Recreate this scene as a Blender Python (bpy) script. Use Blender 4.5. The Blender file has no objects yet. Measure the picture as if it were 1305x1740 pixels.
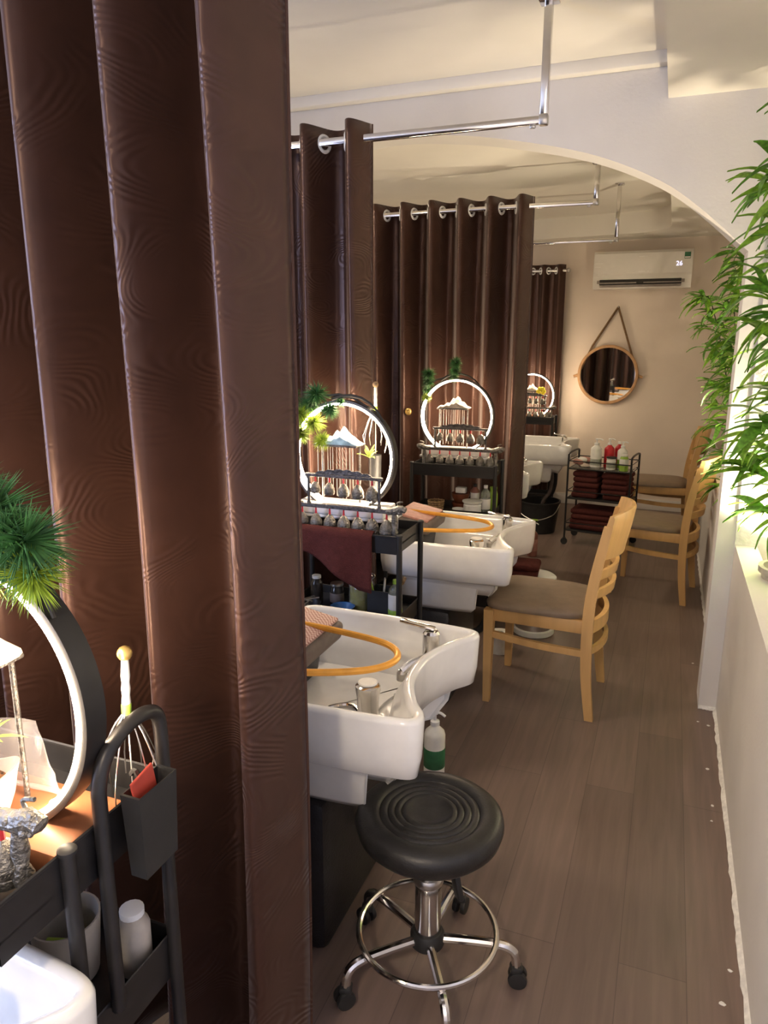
import bpy, bmesh, math, random
from mathutils import Vector, Matrix, Euler
PI = math.pi
random.seed(7)
sc = bpy.context.scene
C = sc.collection

# ------------------------------------------------------------------ camera
cam_d = bpy.data.cameras.new('camera')
cam = bpy.data.objects.new('camera', cam_d); C.objects.link(cam)
cam_d.sensor_fit = 'VERTICAL'; cam_d.sensor_height = 24.0
cam_d.lens = 24.0 * 1235.3 / 1740.0
cam_d.clip_start = 0.02
def cam_axes(yaw, pitch, roll):
    yaw, pitch, roll = map(math.radians, (yaw, pitch, roll))
    f = Vector((-math.sin(yaw)*math.cos(pitch), math.cos(yaw)*math.cos(pitch), -math.sin(pitch)))
    r = Vector((math.cos(yaw), math.sin(yaw), 0)); u = r.cross(f)
    r2 = math.cos(roll)*r + math.sin(roll)*u; u2 = -math.sin(roll)*r + math.cos(roll)*u
    return r2, u2, f
r_, u_, f_ = cam_axes(21.262, 13.2, 0.15)
cam.matrix_world = Matrix(((r_.x, u_.x, -f_.x, 0), (r_.y, u_.y, -f_.y, 0), (r_.z, u_.z, -f_.z, 1.53), (0, 0, 0, 1)))
sc.camera = cam

# ------------------------------------------------------------------ world, lights, exposure
w = bpy.data.worlds.new('world'); sc.world = w; w.use_nodes = True
bg = w.node_tree.nodes['Background']
bg.inputs[0].default_value = (0.62, 0.72, 1.0, 1); bg.inputs[1].default_value = 1.2
vs = sc.view_settings
vs.view_transform = 'Standard'; vs.look = 'None'; vs.gamma = 1.0; vs.use_curve_mapping = False
vs.exposure = 0.55
def area(name, loc, rot, sx, sy, power, col, spread=180):
    d = bpy.data.lights.new(name, 'AREA'); d.shape = 'RECTANGLE'; d.size = sx; d.size_y = sy
    d.energy = power; d.color = col; d.spread = math.radians(spread)
    o = bpy.data.objects.new(name, d); C.objects.link(o); o.location = loc; o.rotation_euler = rot
    return o
# daylight falling in through the window of the first bay, left of the camera
area('daylight_side_window', (-2.78, -.55, 1.40), (math.radians(90), 0, math.radians(-90)), 1.7, 1.9, 84, (0.52, 0.63, 1.0))

# ------------------------------------------------------------------ materials
MATS = {}
def mat(name, col, rough=0.5, metal=0.0, nscale=30.0, namt=0.08, bump=0.0, bscale=60.0, spec=0.5, trans=0.0, ior=1.45,
        emit=None, estr=0.0, sheen=0.0, coat=0.0, alpha=1.0, stretch=None, sss=0.0):
    if name in MATS: return MATS[name]
    m = bpy.data.materials.new(name); m.use_nodes = True
    nt = m.node_tree; N = nt.nodes; L = nt.links
    b = N['Principled BSDF']
    tc = N.new('ShaderNodeTexCoord'); mp = N.new('ShaderNodeMapping')
    L.new(tc.outputs['Object'], mp.inputs[0])
    if stretch: mp.inputs['Scale'].default_value = stretch
    no = N.new('ShaderNodeTexNoise'); no.inputs['Scale'].default_value = nscale; no.inputs['Detail'].default_value = 4
    L.new(mp.outputs[0], no.inputs['Vector'])
    rp = N.new('ShaderNodeValToRGB')
    lo = tuple(max(0, c*(1-namt*2.2)) for c in col[:3]) + (1,); hi = tuple(min(1, c*(1+namt*2.2)) for c in col[:3]) + (1,)
    rp.color_ramp.elements[0].position = .25; rp.color_ramp.elements[1].position = .75
    rp.color_ramp.elements[0].color = lo; rp.color_ramp.elements[1].color = hi
    L.new(no.outputs[0], rp.inputs[0]); L.new(rp.outputs[0], b.inputs['Base Color'])
    b.inputs['Roughness'].default_value = rough; b.inputs['Metallic'].default_value = metal
    b.inputs['Specular IOR Level'].default_value = spec; b.inputs['IOR'].default_value = ior
    b.inputs['Transmission Weight'].default_value = trans
    b.inputs['Sheen Weight'].default_value = sheen; b.inputs['Coat Weight'].default_value = coat
    b.inputs['Alpha'].default_value = alpha
    if sss: b.inputs['Subsurface Weight'].default_value = sss; b.inputs['Subsurface Radius'].default_value = (.01, .02, .005)
    if emit: b.inputs['Emission Color'].default_value = (*emit, 1); b.inputs['Emission Strength'].default_value = estr
    if bump:
        n2 = N.new('ShaderNodeTexNoise'); n2.inputs['Scale'].default_value = bscale; n2.inputs['Detail'].default_value = 3
        L.new(mp.outputs[0], n2.inputs['Vector'])
        bp = N.new('ShaderNodeBump'); bp.inputs['Strength'].default_value = bump; bp.inputs['Distance'].default_value = .01
        L.new(n2.outputs[0], bp.inputs['Height']); L.new(bp.outputs[0], b.inputs['Normal'])
    MATS[name] = m
    return m

def curtain_mat():
    m = mat('satin_curtain', (0.060, 0.027, 0.018), rough=.36, metal=.4, namt=.06, nscale=14, spec=.5, sheen=.35)
    nt = m.node_tree; N = nt.nodes; L = nt.links; b = N['Principled BSDF']
    b.inputs['Sheen Roughness'].default_value = .35; b.inputs['Sheen Tint'].default_value = (.9, .8, .75, 1)
    tc = N.new('ShaderNodeTexCoord')
    mp = N.new('ShaderNodeMapping'); mp.inputs['Scale'].default_value = (1.0, .3, 1.0)
    L.new(tc.outputs['Object'], mp.inputs[0])
    n1 = N.new('ShaderNodeTexNoise'); n1.inputs['Scale'].default_value = 5.5; n1.inputs['Detail'].default_value = 1.0
    L.new(mp.outputs[0], n1.inputs['Vector'])
    ma = N.new('ShaderNodeMath'); ma.operation = 'MULTIPLY'; ma.inputs[1].default_value = 260
    L.new(n1.outputs[0], ma.inputs[0])
    si = N.new('ShaderNodeMath'); si.operation = 'SINE'; L.new(ma.outputs[0], si.inputs[0])
    # the embossed swirls sit in scattered patches
    n2 = N.new('ShaderNodeTexNoise'); n2.inputs['Scale'].default_value = 9; L.new(tc.outputs['Object'], n2.inputs['Vector'])
    r2 = N.new('ShaderNodeValToRGB'); r2.color_ramp.elements[0].position = .42; r2.color_ramp.elements[1].position = .6
    L.new(n2.outputs[0], r2.inputs[0])
    mu = N.new('ShaderNodeMath'); mu.operation = 'MULTIPLY'; L.new(si.outputs[0], mu.inputs[0]); L.new(r2.outputs[0], mu.inputs[1])
    bp = N.new('ShaderNodeBump'); bp.inputs['Strength'].default_value = .30; bp.inputs['Distance'].default_value = .0016
    L.new(mu.outputs[0], bp.inputs['Height']); L.new(bp.outputs[0], b.inputs['Normal'])
    return m

def floor_mat():
    m = bpy.data.materials.new('laminate_floor'); m.use_nodes = True
    nt = m.node_tree; N = nt.nodes; L = nt.links; b = N['Principled BSDF']
    tc = N.new('ShaderNodeTexCoord')
    mp = N.new('ShaderNodeMapping'); mp.inputs['Rotation'].default_value = (0, 0, PI/2)
    L.new(tc.outputs['Object'], mp.inputs[0])
    br = N.new('ShaderNodeTexBrick'); br.offset = .37
    br.inputs['Scale'].default_value = 1.0; br.inputs['Brick Width'].default_value = 1.2; br.inputs['Row Height'].default_value = .16
    br.inputs['Mortar Size'].default_value = .0012; br.inputs['Mortar Smooth'].default_value = .3
    br.inputs['Color1'].default_value = (.150, .105, .088, 1); br.inputs['Color2'].default_value = (.185, .130, .108, 1)
    br.inputs['Mortar'].default_value = (.10, .07, .06, 1)
    L.new(mp.outputs[0], br.inputs['Vector'])
    m2 = N.new('ShaderNodeMapping'); m2.inputs['Scale'].default_value = (26, 1.6, 1); L.new(tc.outputs['Object'], m2.inputs[0])
    no = N.new('ShaderNodeTexNoise'); no.inputs['Scale'].default_value = 1.6; no.inputs['Detail'].default_value = 6; no.inputs['Distortion'].default_value = .6
    L.new(m2.outputs[0], no.inputs['Vector'])
    mx = N.new('ShaderNodeMix'); mx.data_type = 'RGBA'; mx.blend_type = 'OVERLAY'; mx.inputs[0].default_value = .35
    L.new(br.outputs['Color'], mx.inputs[6]); L.new(no.outputs[0], mx.inputs[7])
    L.new(mx.outputs[2], b.inputs['Base Color'])
    b.inputs['Roughness'].default_value = .38; b.inputs['Specular IOR Level'].default_value = .55
    bp = N.new('ShaderNodeBump'); bp.inputs['Strength'].default_value = .08; bp.inputs['Distance'].default_value = .003
    L.new(no.outputs[0], bp.inputs['Height']); L.new(bp.outputs[0], b.inputs['Normal'])
    return m

M_curtain = curtain_mat(); M_floor = floor_mat()
M_wall = mat('painted_plaster', (.74, .71, .67), rough=.75, nscale=4, namt=.02, bump=.08, bscale=90)
M_ceil = mat('ceiling_paint', (.80, .76, .68), rough=.8, nscale=3, namt=.02, bump=.05, bscale=40)
M_wallfar = mat('far_wall_paint', (.74, .64, .54), rough=.75, nscale=4, namt=.02, bump=.06, bscale=80)
M_texwall = mat('pebbled_plaster', (.76, .74, .70), rough=.8, nscale=30, namt=.05, bump=.7, bscale=38)
M_caulk = mat('white_caulk', (.80, .78, .74), rough=.6, namt=.08, nscale=60)
M_chrome = mat('chrome', (.72, .70, .68), rough=.14, metal=1, namt=.03)
M_steel = mat('brushed_steel', (.55, .53, .50), rough=.3, metal=1, namt=.05)
M_white = mat('white_plastic', (.80, .80, .78), rough=.35, namt=.02)
M_ceramic = mat('white_ceramic', (.76, .75, .72), rough=.12, namt=.015, coat=.4)
M_leather = mat('black_leather', (.014, .013, .014), rough=.42, namt=.2, bump=.15, bscale=180)
M_seatblk = mat('black_vinyl', (.018, .017, .016), rough=.38, namt=.15, bump=.08, bscale=220)
M_black = mat('black_enamel', (.016, .015, .015), rough=.38, namt=.1)
M_blackp = mat('black_plastic', (.02, .02, .02), rough=.5, namt=.1)
M_wood = mat('beech_wood', (.60, .36, .14), rough=.42, nscale=10, namt=.12, stretch=(1, 1, .12), bump=.05, bscale=40)
M_frame = mat('mirror_frame_wood', (.50, .29, .14), rough=.5, nscale=14, namt=.12)
M_cush = mat('taupe_leatherette', (.215, .155, .105), rough=.5, nscale=25, namt=.05, bump=.1, bscale=160)
M_brass = mat('orange_brass_pipe', (.80, .38, .06), rough=.28, metal=.35, namt=.05)
M_basewood = mat('walnut_base', (.26, .10, .045), rough=.4, nscale=12, namt=.2, stretch=(.2, 1, 1))
M_bronze = mat('antique_pewter', (.20, .185, .16), rough=.42, metal=.7, nscale=60, namt=.25, bump=.6, bscale=150)
M_pewter = mat('dark_pewter', (.11, .10, .095), rough=.4, metal=.6, nscale=70, namt=.25, bump=.6, bscale=140)
M_red = mat('red_cord', (.55, .03, .04), rough=.7, namt=.1)
M_led = mat('led_strip', (1, 1, 1), rough=.5, emit=(1.0, .77, .53), estr=85)
M_rock = mat('white_stone', (.46, .40, .32), rough=.7, nscale=20, namt=.18, bump=.7, bscale=40)
M_rockblue = mat('blue_grey_stone', (.36, .50, .52), rough=.6, nscale=25, namt=.25, bump=.7, bscale=45)
M_string = mat('nylon_line', (.85, .80, .72), rough=.3, namt=.02)
M_pine = mat('pine_needles', (.05, .15, .04), rough=.55, nscale=30, namt=.35)
M_pinelt = mat('young_pine_needles', (.26, .36, .03), rough=.5, nscale=30, namt=.3)
M_branch = mat('dark_branch', (.03, .025, .02), rough=.7, namt=.2)
M_leafy = mat('yellow_green_leaf', (.42, .52, .10), rough=.45, namt=.15)
M_bleaf = mat('bamboo_leaf', (.12, .30, .03), rough=.42, nscale=10, namt=.3, sss=.0)
M_bleaf2 = mat('bright_bamboo_leaf', (.22, .42, .035), rough=.42, nscale=10, namt=.25)
M_culm = mat('bamboo_culm', (.05, .07, .025), rough=.5, nscale=20, namt=.3)
M_gravel = mat('white_pebbles', (.75, .73, .70), rough=.8, nscale=60, namt=.2, bump=.9, bscale=70)
M_pot = mat('taupe_pot', (.42, .38, .34), rough=.6, namt=.08)
M_towel = mat('dark_red_towel', (.095, .028, .024), rough=.95, nscale=60, namt=.07, bump=.5, bscale=300, spec=.1)
M_pink = mat('pink_pad', (.42, .21, .17), rough=.6, nscale=50, namt=.1, bump=.2, bscale=200)
M_pillside = mat('grey_pad_side', (.13, .10, .085), rough=.6, namt=.1)
M_soap = mat('clear_bottle', (.62, .66, .58), rough=.12, trans=.75, namt=.02)
M_green = mat('green_label', (.30, .48, .06), rough=.45, namt=.06)
M_label = mat('paper_label', (.74, .73, .68), rough=.6, namt=.04)
M_darkglass = mat('dark_bottle', (.03, .025, .02), rough=.15, namt=.1)
M_glass = mat('jar_glass', (.9, .92, .88), rough=.05, trans=.95, namt=.01)
M_oil = mat('yellow_infusion', (.42, .36, .06), rough=.2, namt=.15, nscale=14)
M_blue = mat('blue_plastic', (.03, .12, .28), rough=.4, namt=.06)
M_brown = mat('brown_glazed_clay', (.15, .045, .022), rough=.25, namt=.15)
M_wicker = mat('wicker', (.30, .19, .09), rough=.7, namt=.25, nscale=80)
M_terr = mat('brown_bottle_plastic', (.25, .10, .075), rough=.35, namt=.08)
M_redp = mat('red_bottle_plastic', (.52, .02, .03), rough=.3, namt=.08)
M_mirror = mat('mirror_glass', (.86, .86, .86), rough=.02, metal=1, namt=.0)
M_rope = mat('jute_rope', (.22, .13, .06), rough=.85, namt=.25, nscale=120, bump=.8, bscale=300)
M_acw = mat('ac_white_plastic', (.78, .74, .67), rough=.25, namt=.01)
M_acdark = mat('ac_vent_dark', (.03, .028, .026), rough=.6, namt=.1)
M_acgrey = mat('ac_louvre_grey', (.33, .29, .26), rough=.5, namt=.05)
M_digit = mat('display_digits', (.7, .7, 1), emit=(.75, .75, 1.0), estr=1.0)
M_sticker = mat('green_energy_sticker', (.03, .14, .06), rough=.5, namt=.1)
M_print = mat('silver_print', (.85, .82, .76), rough=.3, namt=.02)
M_soil = mat('brown_soil', (.20, .085, .03), rough=.9, nscale=120, namt=.4, bump=1, bscale=150)
M_pottery = mat('white_stoneware', (.42, .38, .33), rough=.45, nscale=14, namt=.12)
M_veil = mat('clear_plastic_bag', (.6, .56, .55), rough=.25, alpha=.22, namt=.03)
M_gold = mat('gold_metal', (.65, .45, .15), rough=.3, metal=.8, namt=.05)
M_yellow = mat('yellow_petal', (.75, .62, .03), rough=.5, namt=.1)
M_petal = mat('pink_petal', (.50, .03, .14), rough=.5, namt=.15)
M_lampglow = mat('lamp_diffuser', (1, 1, 1), emit=(1.0, .86, .66), estr=30)
M_redpaper = mat('red_paper', (.42, .05, .03), rough=.6, namt=.1)

# ------------------------------------------------------------------ mesh helpers
def BM(): return bmesh.new()
def xf(bm, verts, M):
    bmesh.ops.transform(bm, matrix=M, verts=verts)
def box(bm, c, s, bev=0.0, seg=2, rot=None):
    r = bmesh.ops.create_cube(bm, size=1.0); vs_ = r['verts']
    for v in vs_: v.co = Vector((v.co.x*s[0], v.co.y*s[1], v.co.z*s[2]))
    if bev > 0:
        es = list({e for v in vs_ for e in v.link_edges})
        r2 = bmesh.ops.bevel(bm, geom=es, offset=min(bev, min(s)*.49), segments=seg, profile=.5, affect='EDGES')
        vs_ = list({v for f in r2['faces'] for v in f.verts} | {v for v in vs_ if v.is_valid})
    M = Matrix.Translation(c)
    if rot: M = M @ Euler(rot).to_matrix().to_4x4()
    xf(bm, vs_, M); return vs_
def ring_faces(bm, a, b, closed=True):
    n = len(a)
    for i in range(n if closed else n-1):
        j = (i+1) % n
        try: bm.faces.new((a[i], a[j], b[j], b[i]))
        except ValueError: pass
def loft(bm, loops, closed=True, cap0=True, cap1=True):
    L = [[bm.verts.new(p) for p in lp] for lp in loops]
    for a, b in zip(L[:-1], L[1:]): ring_faces(bm, a, b, closed)
    if cap0: bm.faces.new(list(reversed(L[0])))
    if cap1: bm.faces.new(L[-1])
    return L
def lathe(bm, prof, c=(0, 0, 0), n=24, M=None, cap0=True, cap1=True):
    loops = []
    for r, z in prof:
        lp = [Vector((max(r, 1e-4)*math.cos(2*PI*i/n), max(r, 1e-4)*math.sin(2*PI*i/n), z)) for i in range(n)]
        if M is not None: lp = [M @ p for p in lp]
        loops.append([p + Vector(c) for p in lp])
    return loft(bm, loops, True, cap0, cap1)
def tube(bm, pts, r, n=8, closed=False, flat=None):
    pts = [Vector(p) for p in pts]; m = len(pts)
    rr = r if isinstance(r, (list, tuple)) else [r]*m
    loops = []; nrm = None
    for i in range(m):
        if closed: t = pts[(i+1) % m] - pts[i-1]
        else: t = pts[min(i+1, m-1)] - pts[max(i-1, 0)]
        t.normalize()
        if nrm is None:
            a = Vector((0, 0, 1)) if abs(t.z) < .9 else Vector((1, 0, 0))
            nrm = (a - t*a.dot(t)).normalized()
        else:
            nrm = (nrm - t*nrm.dot(t)).normalized()
        bn = t.cross(nrm)
        fw, fh = flat if flat else (1, 1)
        loops.append([pts[i] + rr[i]*(math.cos(2*PI*k/n)*nrm*fw + math.sin(2*PI*k/n)*bn*fh) for k in range(n)])
    if closed:
        L = [[bm.verts.new(p) for p in lp] for lp in loops]
        for i in range(m): ring_faces(bm, L[i], L[(i+1) % m])
    else: loft(bm, loops)
def bar(bm, pts, wv, hv):
    """rectangular section swept along pts; wv,hv half-size vectors"""
    loops = []
    for p in pts:
        p = Vector(p); loops.append([p - wv - hv, p + wv - hv, p + wv + hv, p - wv + hv])
    loft(bm, loops)
def torus(bm, c, R, r, n=32, m=8, M=None):
    L = []
    for i in range(n):
        a = 2*PI*i/n; lp = []
        for k in range(m):
            b = 2*PI*k/m
            p = Vector(((R+r*math.cos(b))*math.cos(a), (R+r*math.cos(b))*math.sin(a), r*math.sin(b)))
            if M is not None: p = M @ p
            lp.append(bm.verts.new(p + Vector(c)))
        L.append(lp)
    for i in range(n): ring_faces(bm, L[i], L[(i+1) % n])
def prism(bm, poly, lo, hi, axis='z'):
    def mk(p, h):
        if axis == 'z': return Vector((p[0], p[1], h))
        if axis == 'y': return Vector((p[0], h, p[1]))
        return Vector((h, p[0], p[1]))
    a = [bm.verts.new(mk(p, lo)) for p in poly]; b = [bm.verts.new(mk(p, hi)) for p in poly]
    bm.faces.new(list(reversed(a))); bm.faces.new(b); ring_faces(bm, a, b)
def ball(bm, c, r, u=12, v=8, sc_=(1, 1, 1)):
    rs = bmesh.ops.create_uvsphere(bm, u_segments=u, v_segments=v, radius=r)
    for q in rs['verts']: q.co = Vector((q.co.x*sc_[0], q.co.y*sc_[1], q.co.z*sc_[2])) + Vector(c)
def bez(pts, n=8):
    """Catmull-Rom through pts"""
    P = [Vector(p) for p in pts]; out = []
    for i in range(len(P)-1):
        p0 = P[max(i-1, 0)]; p1 = P[i]; p2 = P[i+1]; p3 = P[min(i+2, len(P)-1)]
        for k in range(n):
            t = k/n
            out.append(.5*((2*p1) + (p2-p0)*t + (2*p0-5*p1+4*p2-p3)*t*t + (3*p1-p0-3*p2+p3)*t**3))
    out.append(P[-1]); return out
def obj(name, bm, m, parent=None, smooth=True, angle=35):
    bmesh.ops.recalc_face_normals(bm, faces=bm.faces[:])
    me = bpy.data.meshes.new(name); bm.to_mesh(me); bm.free()
    if smooth:
        for p in me.polygons: p.use_smooth = True
        me.set_sharp_from_angle(angle=math.radians(angle))
    me.materials.append(m)
    o = bpy.data.objects.new(name, me); C.objects.link(o)
    if parent: o.parent = parent
    return o
def one(name, m, fn, parent=None, **k):
    bm = BM(); fn(bm); return obj(name, bm, m, parent, **k)
def tag(o, label, cat, group=None):
    o['label'] = label; o['category'] = cat
    if group: o['group'] = group
    return o
def thing(name, label, cat, loc=(0, 0, 0), rz=0.0, group=None):
    o = bpy.data.objects.new(name, None); C.objects.link(o); o.empty_display_size = .05
    o.location = loc; o.rotation_euler = (0, 0, rz)
    return tag(o, label, cat, group)
def struct(name, m, fn, parent=None, **k):
    o = one(name, m, fn, parent, **k); o['kind'] = 'structure'; return o
def copy_tree(o, parent=None):
    c = o.copy(); C.objects.link(c); c.parent = parent
    for ch in list(o.children): copy_tree(ch, c)
    return c

# ------------------------------------------------------------------ the room
XL, YB, YF = -2.7, 7.1, -1.6        # left wall, back wall, front wall
XW = 0.295                          # face of the low wall along the aisle
YA, YA2 = 3.15, 3.31                # arch wall
XR = 0.95                           # back of the planter niche
LEDGE = 0.738
struct('floor', M_floor, lambda b: box(b, ((XL+XR)/2, (YB+YF)/2, -.05), (XR-XL+.2, YB-YF+.2, .1)))
struct('wall_back', M_wallfar, lambda b: box(b, ((XL+XR)/2, YB+.05, 1.35), (XR-XL+.2, .1, 2.7)))
def leftw(b):
    box(b, (XL-.05, (YB+.35)/2, 1.35), (.1, YB-.35, 2.7)); box(b, (XL-.05, (YF-1.45)/2, 1.35), (.1, abs(YF+1.45), 2.7))
    box(b, (XL-.05, -.55, .2), (.1, 1.8, .4)); box(b, (XL-.05, -.55, 2.55), (.1, 1.8, .3))
struct('wall_left', M_wall, leftw)
struct('wall_front', M_wall, lambda b: box(b, ((XL+XR)/2, YF-.05, 1.35), (XR-XL+.2, .1, 2.7)))
struct('window_1', M_steel, lambda b: [box(b, (XL-.05, y, 1.4), (.06, .05, 2.0)) for y in (-1.425, -.55, .325)] + [box(b, (XL-.05, -.55, z), (.06, 1.8, .05)) for z in (.425, 2.375)])
struct('wall_right', M_wall, lambda b: box(b, (XR+.05, (YB+YF)/2, 1.35), (.1, YB-YF, 2.7)))
def lowwall(b):
    box(b, (XW+.04, (YF+YA)/2, LEDGE/2), (.08, YA-YF, LEDGE)); box(b, (XW+.04, (YA2+YB)/2, LEDGE/2), (.08, YB-YA2, LEDGE))
struct('wall_low', M_wall, lowwall)
def nich(b):
    box(b, ((XW+.08+XR)/2, (YF+YA)/2, .30), (XR-XW-.08, YA-YF, .60)); box(b, ((XW+.08+XR)/2, (YA2+YB)/2, .30), (XR-XW-.08, YB-YA2, .60))
struct('floor_planter', M_gravel, nich)
# arch wall
ARCH = [(-2.62, 1.86), (-2.46, 2.01), (-2.28, 2.13), (-2.02, 2.245), (-1.66, 2.335), (-1.36, 2.37), (-1.2, 2.38), (-1.03, 2.37), (-.74, 2.33), (-.38, 2.245), (-.11, 2.13), (.065, 2.005), (.225, 1.86)]
def archpts():
    p = [(q.x, q.y) for q in bez([(a, b_, 0) for a, b_ in ARCH], 5)]
    return p
def archwall(b):
    ap = archpts(); top = 2.66
    lo = [(XL, 0), (-2.62, 0)] ; 
    # strips above the curve
    A = {}
    def V(x, y, z):
        k = (round(x, 5), y, round(z, 5))
        if k not in A: A[k] = b.verts.new((x, y, z))
        return A[k]
    for (x0, z0), (x1, z1) in zip(ap[:-1], ap[1:]):
        for y in (YA, YA2): b.faces.new((V(x0, y, z0), V(x1, y, z1), V(x1, y, top), V(x0, y, top)))
        b.faces.new((V(x0, YA, z0), V(x1, YA, z1), V(x1, YA2, z1), V(x0, YA2, z0)))
    box(b, ((XL-2.62)/2, (YA+YA2)/2, top/2), (abs(XL+2.62), YA2-YA, top))
aw = struct('wall_arch', M_wall, archwall, angle=30)
def pier(b):
    prism(b, [(.225, 0), (XR, 0), (XR, 2.66), (.225, 2.66)], YA, YA2, 'y')
struct('wall_pier', M_wall, pier)
def piertex(b):
    box(b, (.62, YA-.006, 1.55), (.655, .012, 1.66))
struct('wall_pier_textured', M_texwall, piertex)
# ceilings
struct('ceiling', M_ceil, lambda b: box(b, ((XL-.1)/2, (YF+YA)/2, 2.61), (abs(XL+.1), YA-YF, .1)))
struct('trim_2', M_ceil, lambda b: box(b, ((XL-.1)/2, YA-.025, 2.54), (abs(XL+.1), .05, .05), .012))
struct('ceiling_soffit', M_ceil, lambda b: box(b, ((XR-.1)/2, (YF+YB)/2, 2.53), (XR+.1, YB-YF, .24)))
def farsof(b):
    box(b, ((XL-.1)/2, (YA2+4.58)/2, 2.53), (abs(XL+.1), 4.58-YA2, .24))
    arc = [(-.1-.34*(1-math.cos(a)), 6.38+.34*math.sin(a)) for a in [i*PI/16 for i in range(9)]]
    prism(b, [(-.1, YB)] + arc + [(-1.3, 6.86), (XL, 6.95), (XL, YB)], 2.41, 2.65)
struct('ceiling_far', M_ceil, farsof)
struct('ceiling_tray', M_ceil, lambda b: box(b, ((XL-.1)/2, (4.58+YB)/2, 2.63), (abs(XL+.1), YB-4.58, .1)))
# irregular white caulk line along the foot of the low wall, and the pier foot
def caulk(b):
    rnd = random.Random(3)
    def strip(pts, nx, ny):
        a = []; c = []
        for (x, y) in pts:
            wd = .008 + rnd.random()*.006
            a.append((x, y)); c.append((x-nx*wd, y-ny*wd))
        lo = [[b.verts.new((p[0], p[1], .0005)), b.verts.new((p[0], p[1], .014)), b.verts.new((q[0], q[1], .004)), b.verts.new((q[0], q[1], .0005))] for p, q in zip(a, c)]
        for s, t in zip(lo[:-1], lo[1:]): ring_faces(b, s, t)
    strip([(XW, .9+i*.03) for i in range(76)], 1, 0)
    strip([(XW-.005*i, YA) for i in range(15)], 0, 1)
    strip([(XW, YA2+i*.04) for i in range(94)], 1, 0)
struct('trim_1', M_caulk, caulk)
struct('baseboard_back', M_wall, lambda b: box(b, ((XL+XW)/2, YB-.006, .05), (XW-XL, .012, .10), .003))

# ------------------------------------------------------------------ curtains and rails
def curtain(name, label, ridge, P, nleft, x_end, y0, ztop, zbot, amp, seed, group='brown eyelet curtains', gx=None):
    """sheet folded in waves of period P; ridge = x of a fold crest facing the aisle front"""
    rnd = random.Random(seed)
    t = thing(name, label, 'curtain', (0, 0, 0), 0, group)
    x0 = ridge - nleft*P
    nx = int((x_end-x0)/P*26); nz = 46
    ph = [rnd.uniform(-.35, .35) for _ in range(40)]; am = [rnd.uniform(.75, 1.2) for _ in range(40)]
    def sh(s, v):        # v 0 top .. 1 bottom
        x = x0 + (x_end-x0)*s
        k = (x-ridge)/P + 20
        i = int(math.floor(k)); fr = k-i
        a_ = am[i]*(1-fr)+am[i+1]*fr
        lag = (ph[i]*(1-fr)+ph[i+1]*fr)*v*.55
        th = 2*PI*(k + lag*.35)
        a = amp*(1 + (a_-1)*min(1, v*2.2))
        y = y0 - a*(2*((math.cos(th)+1)/2)**1.45-1) - .012*v*math.cos(2*th+ph[i]*4) 
        xx = x - .05*a*math.sin(2*th)*v + .012*v*math.sin(3.1*v+ph[i]*3)
        y += .012*math.sin(4*v+ph[3]*9)*v
        return xx, y
    bm = BM(); G = []
    for j in range(nz+1):
        v = j/nz; row = []
        for i in range(nx+1):
            s = i/nx; x, y = sh(s, v)
            z = ztop + (zbot-ztop)*v
            row.append(bm.verts.new((x, y, z)))
        G.append(row)
    for j in range(nz):
        for i in range(nx): bm.faces.new((G[j][i], G[j][i+1], G[j+1][i+1], G[j+1][i]))
    o = obj('fabric', bm, M_curtain, t, angle=80)
    md = o.modifiers.new('thick', 'SOLIDIFY'); md.thickness = .003; md.offset = 0
    # side hem
    bm = BM()
    tube(bm, [(sh(1, j/nz)[0], sh(1, j/nz)[1], ztop+(zbot-ztop)*j/nz) for j in range(nz+1)], .004, 6)
    obj('hem', bm, M_curtain, t)
    # eyelets where the sheet crosses the rail
    ng = int((x_end-x0)/P*2)
    for g in range(ng+1):
        x = ridge + P*.25 - (nleft*2 - g)*P*.5 + 0
        if x < x0+.02 or x > x_end-.012: continue
        if gx is not None and x < gx: continue
        s = (x-x0)/(x_end-x0)
        p = Vector((*sh(s, .02), 0)); q = Vector((*sh(min(1, s+.003), .02), 0))
        d = (q-p).normalized(); nrm = Vector((-d.y, d.x, 0))
        Mx = Matrix((d, Vector((0, 0, 1)), nrm)).transposed()
        bm = BM(); torus(bm, (p.x, p.y, ztop-.052), .026, .0075, 24, 8, Mx); obj('eyelet', bm, M_white, t)
    return t
ZR = 2.22
CUR = [(-.648, .172, 6, -.590, 1.04, 'brown_curtain', 'brown embossed satin curtain with swirls behind the trolley with the hanging bin', 11, .088),
       (-1.105, .175, 5, -1.055, 2.555, 'brown_curtain', 'brown eyelet curtain hanging behind the trolley with a towel over its front', 12, .066),
       (-.80, .163, 6, -.752, 4.06, 'brown_curtain', 'wide brown eyelet curtain behind the trolley of brown bowls and white tubs', 13, .066)]
for rg, P, nl, xe, y0, nm, lb, sd, amp in CUR:
    cu = curtain(nm, lb, rg, P, nl, xe, y0, ZR+.052, .04, amp, sd)
one('knob', M_gold, lambda b: (ball(b, (-1.405, 3.995, 1.135), .021, 14, 10, (1, .7, 1)), torus(b, (-1.405, 3.983, 1.135), .012, .004, 18, 6, Matrix.Rotation(PI/2, 3, 'X'))), cu)['label'] = 'gold knob'
curtain('brown_curtain', 'brown eyelet curtain on the short rod beside the air conditioner', -1.02, .14, 4, -.975, 6.99, 2.21, .10, .03, 14)
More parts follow.
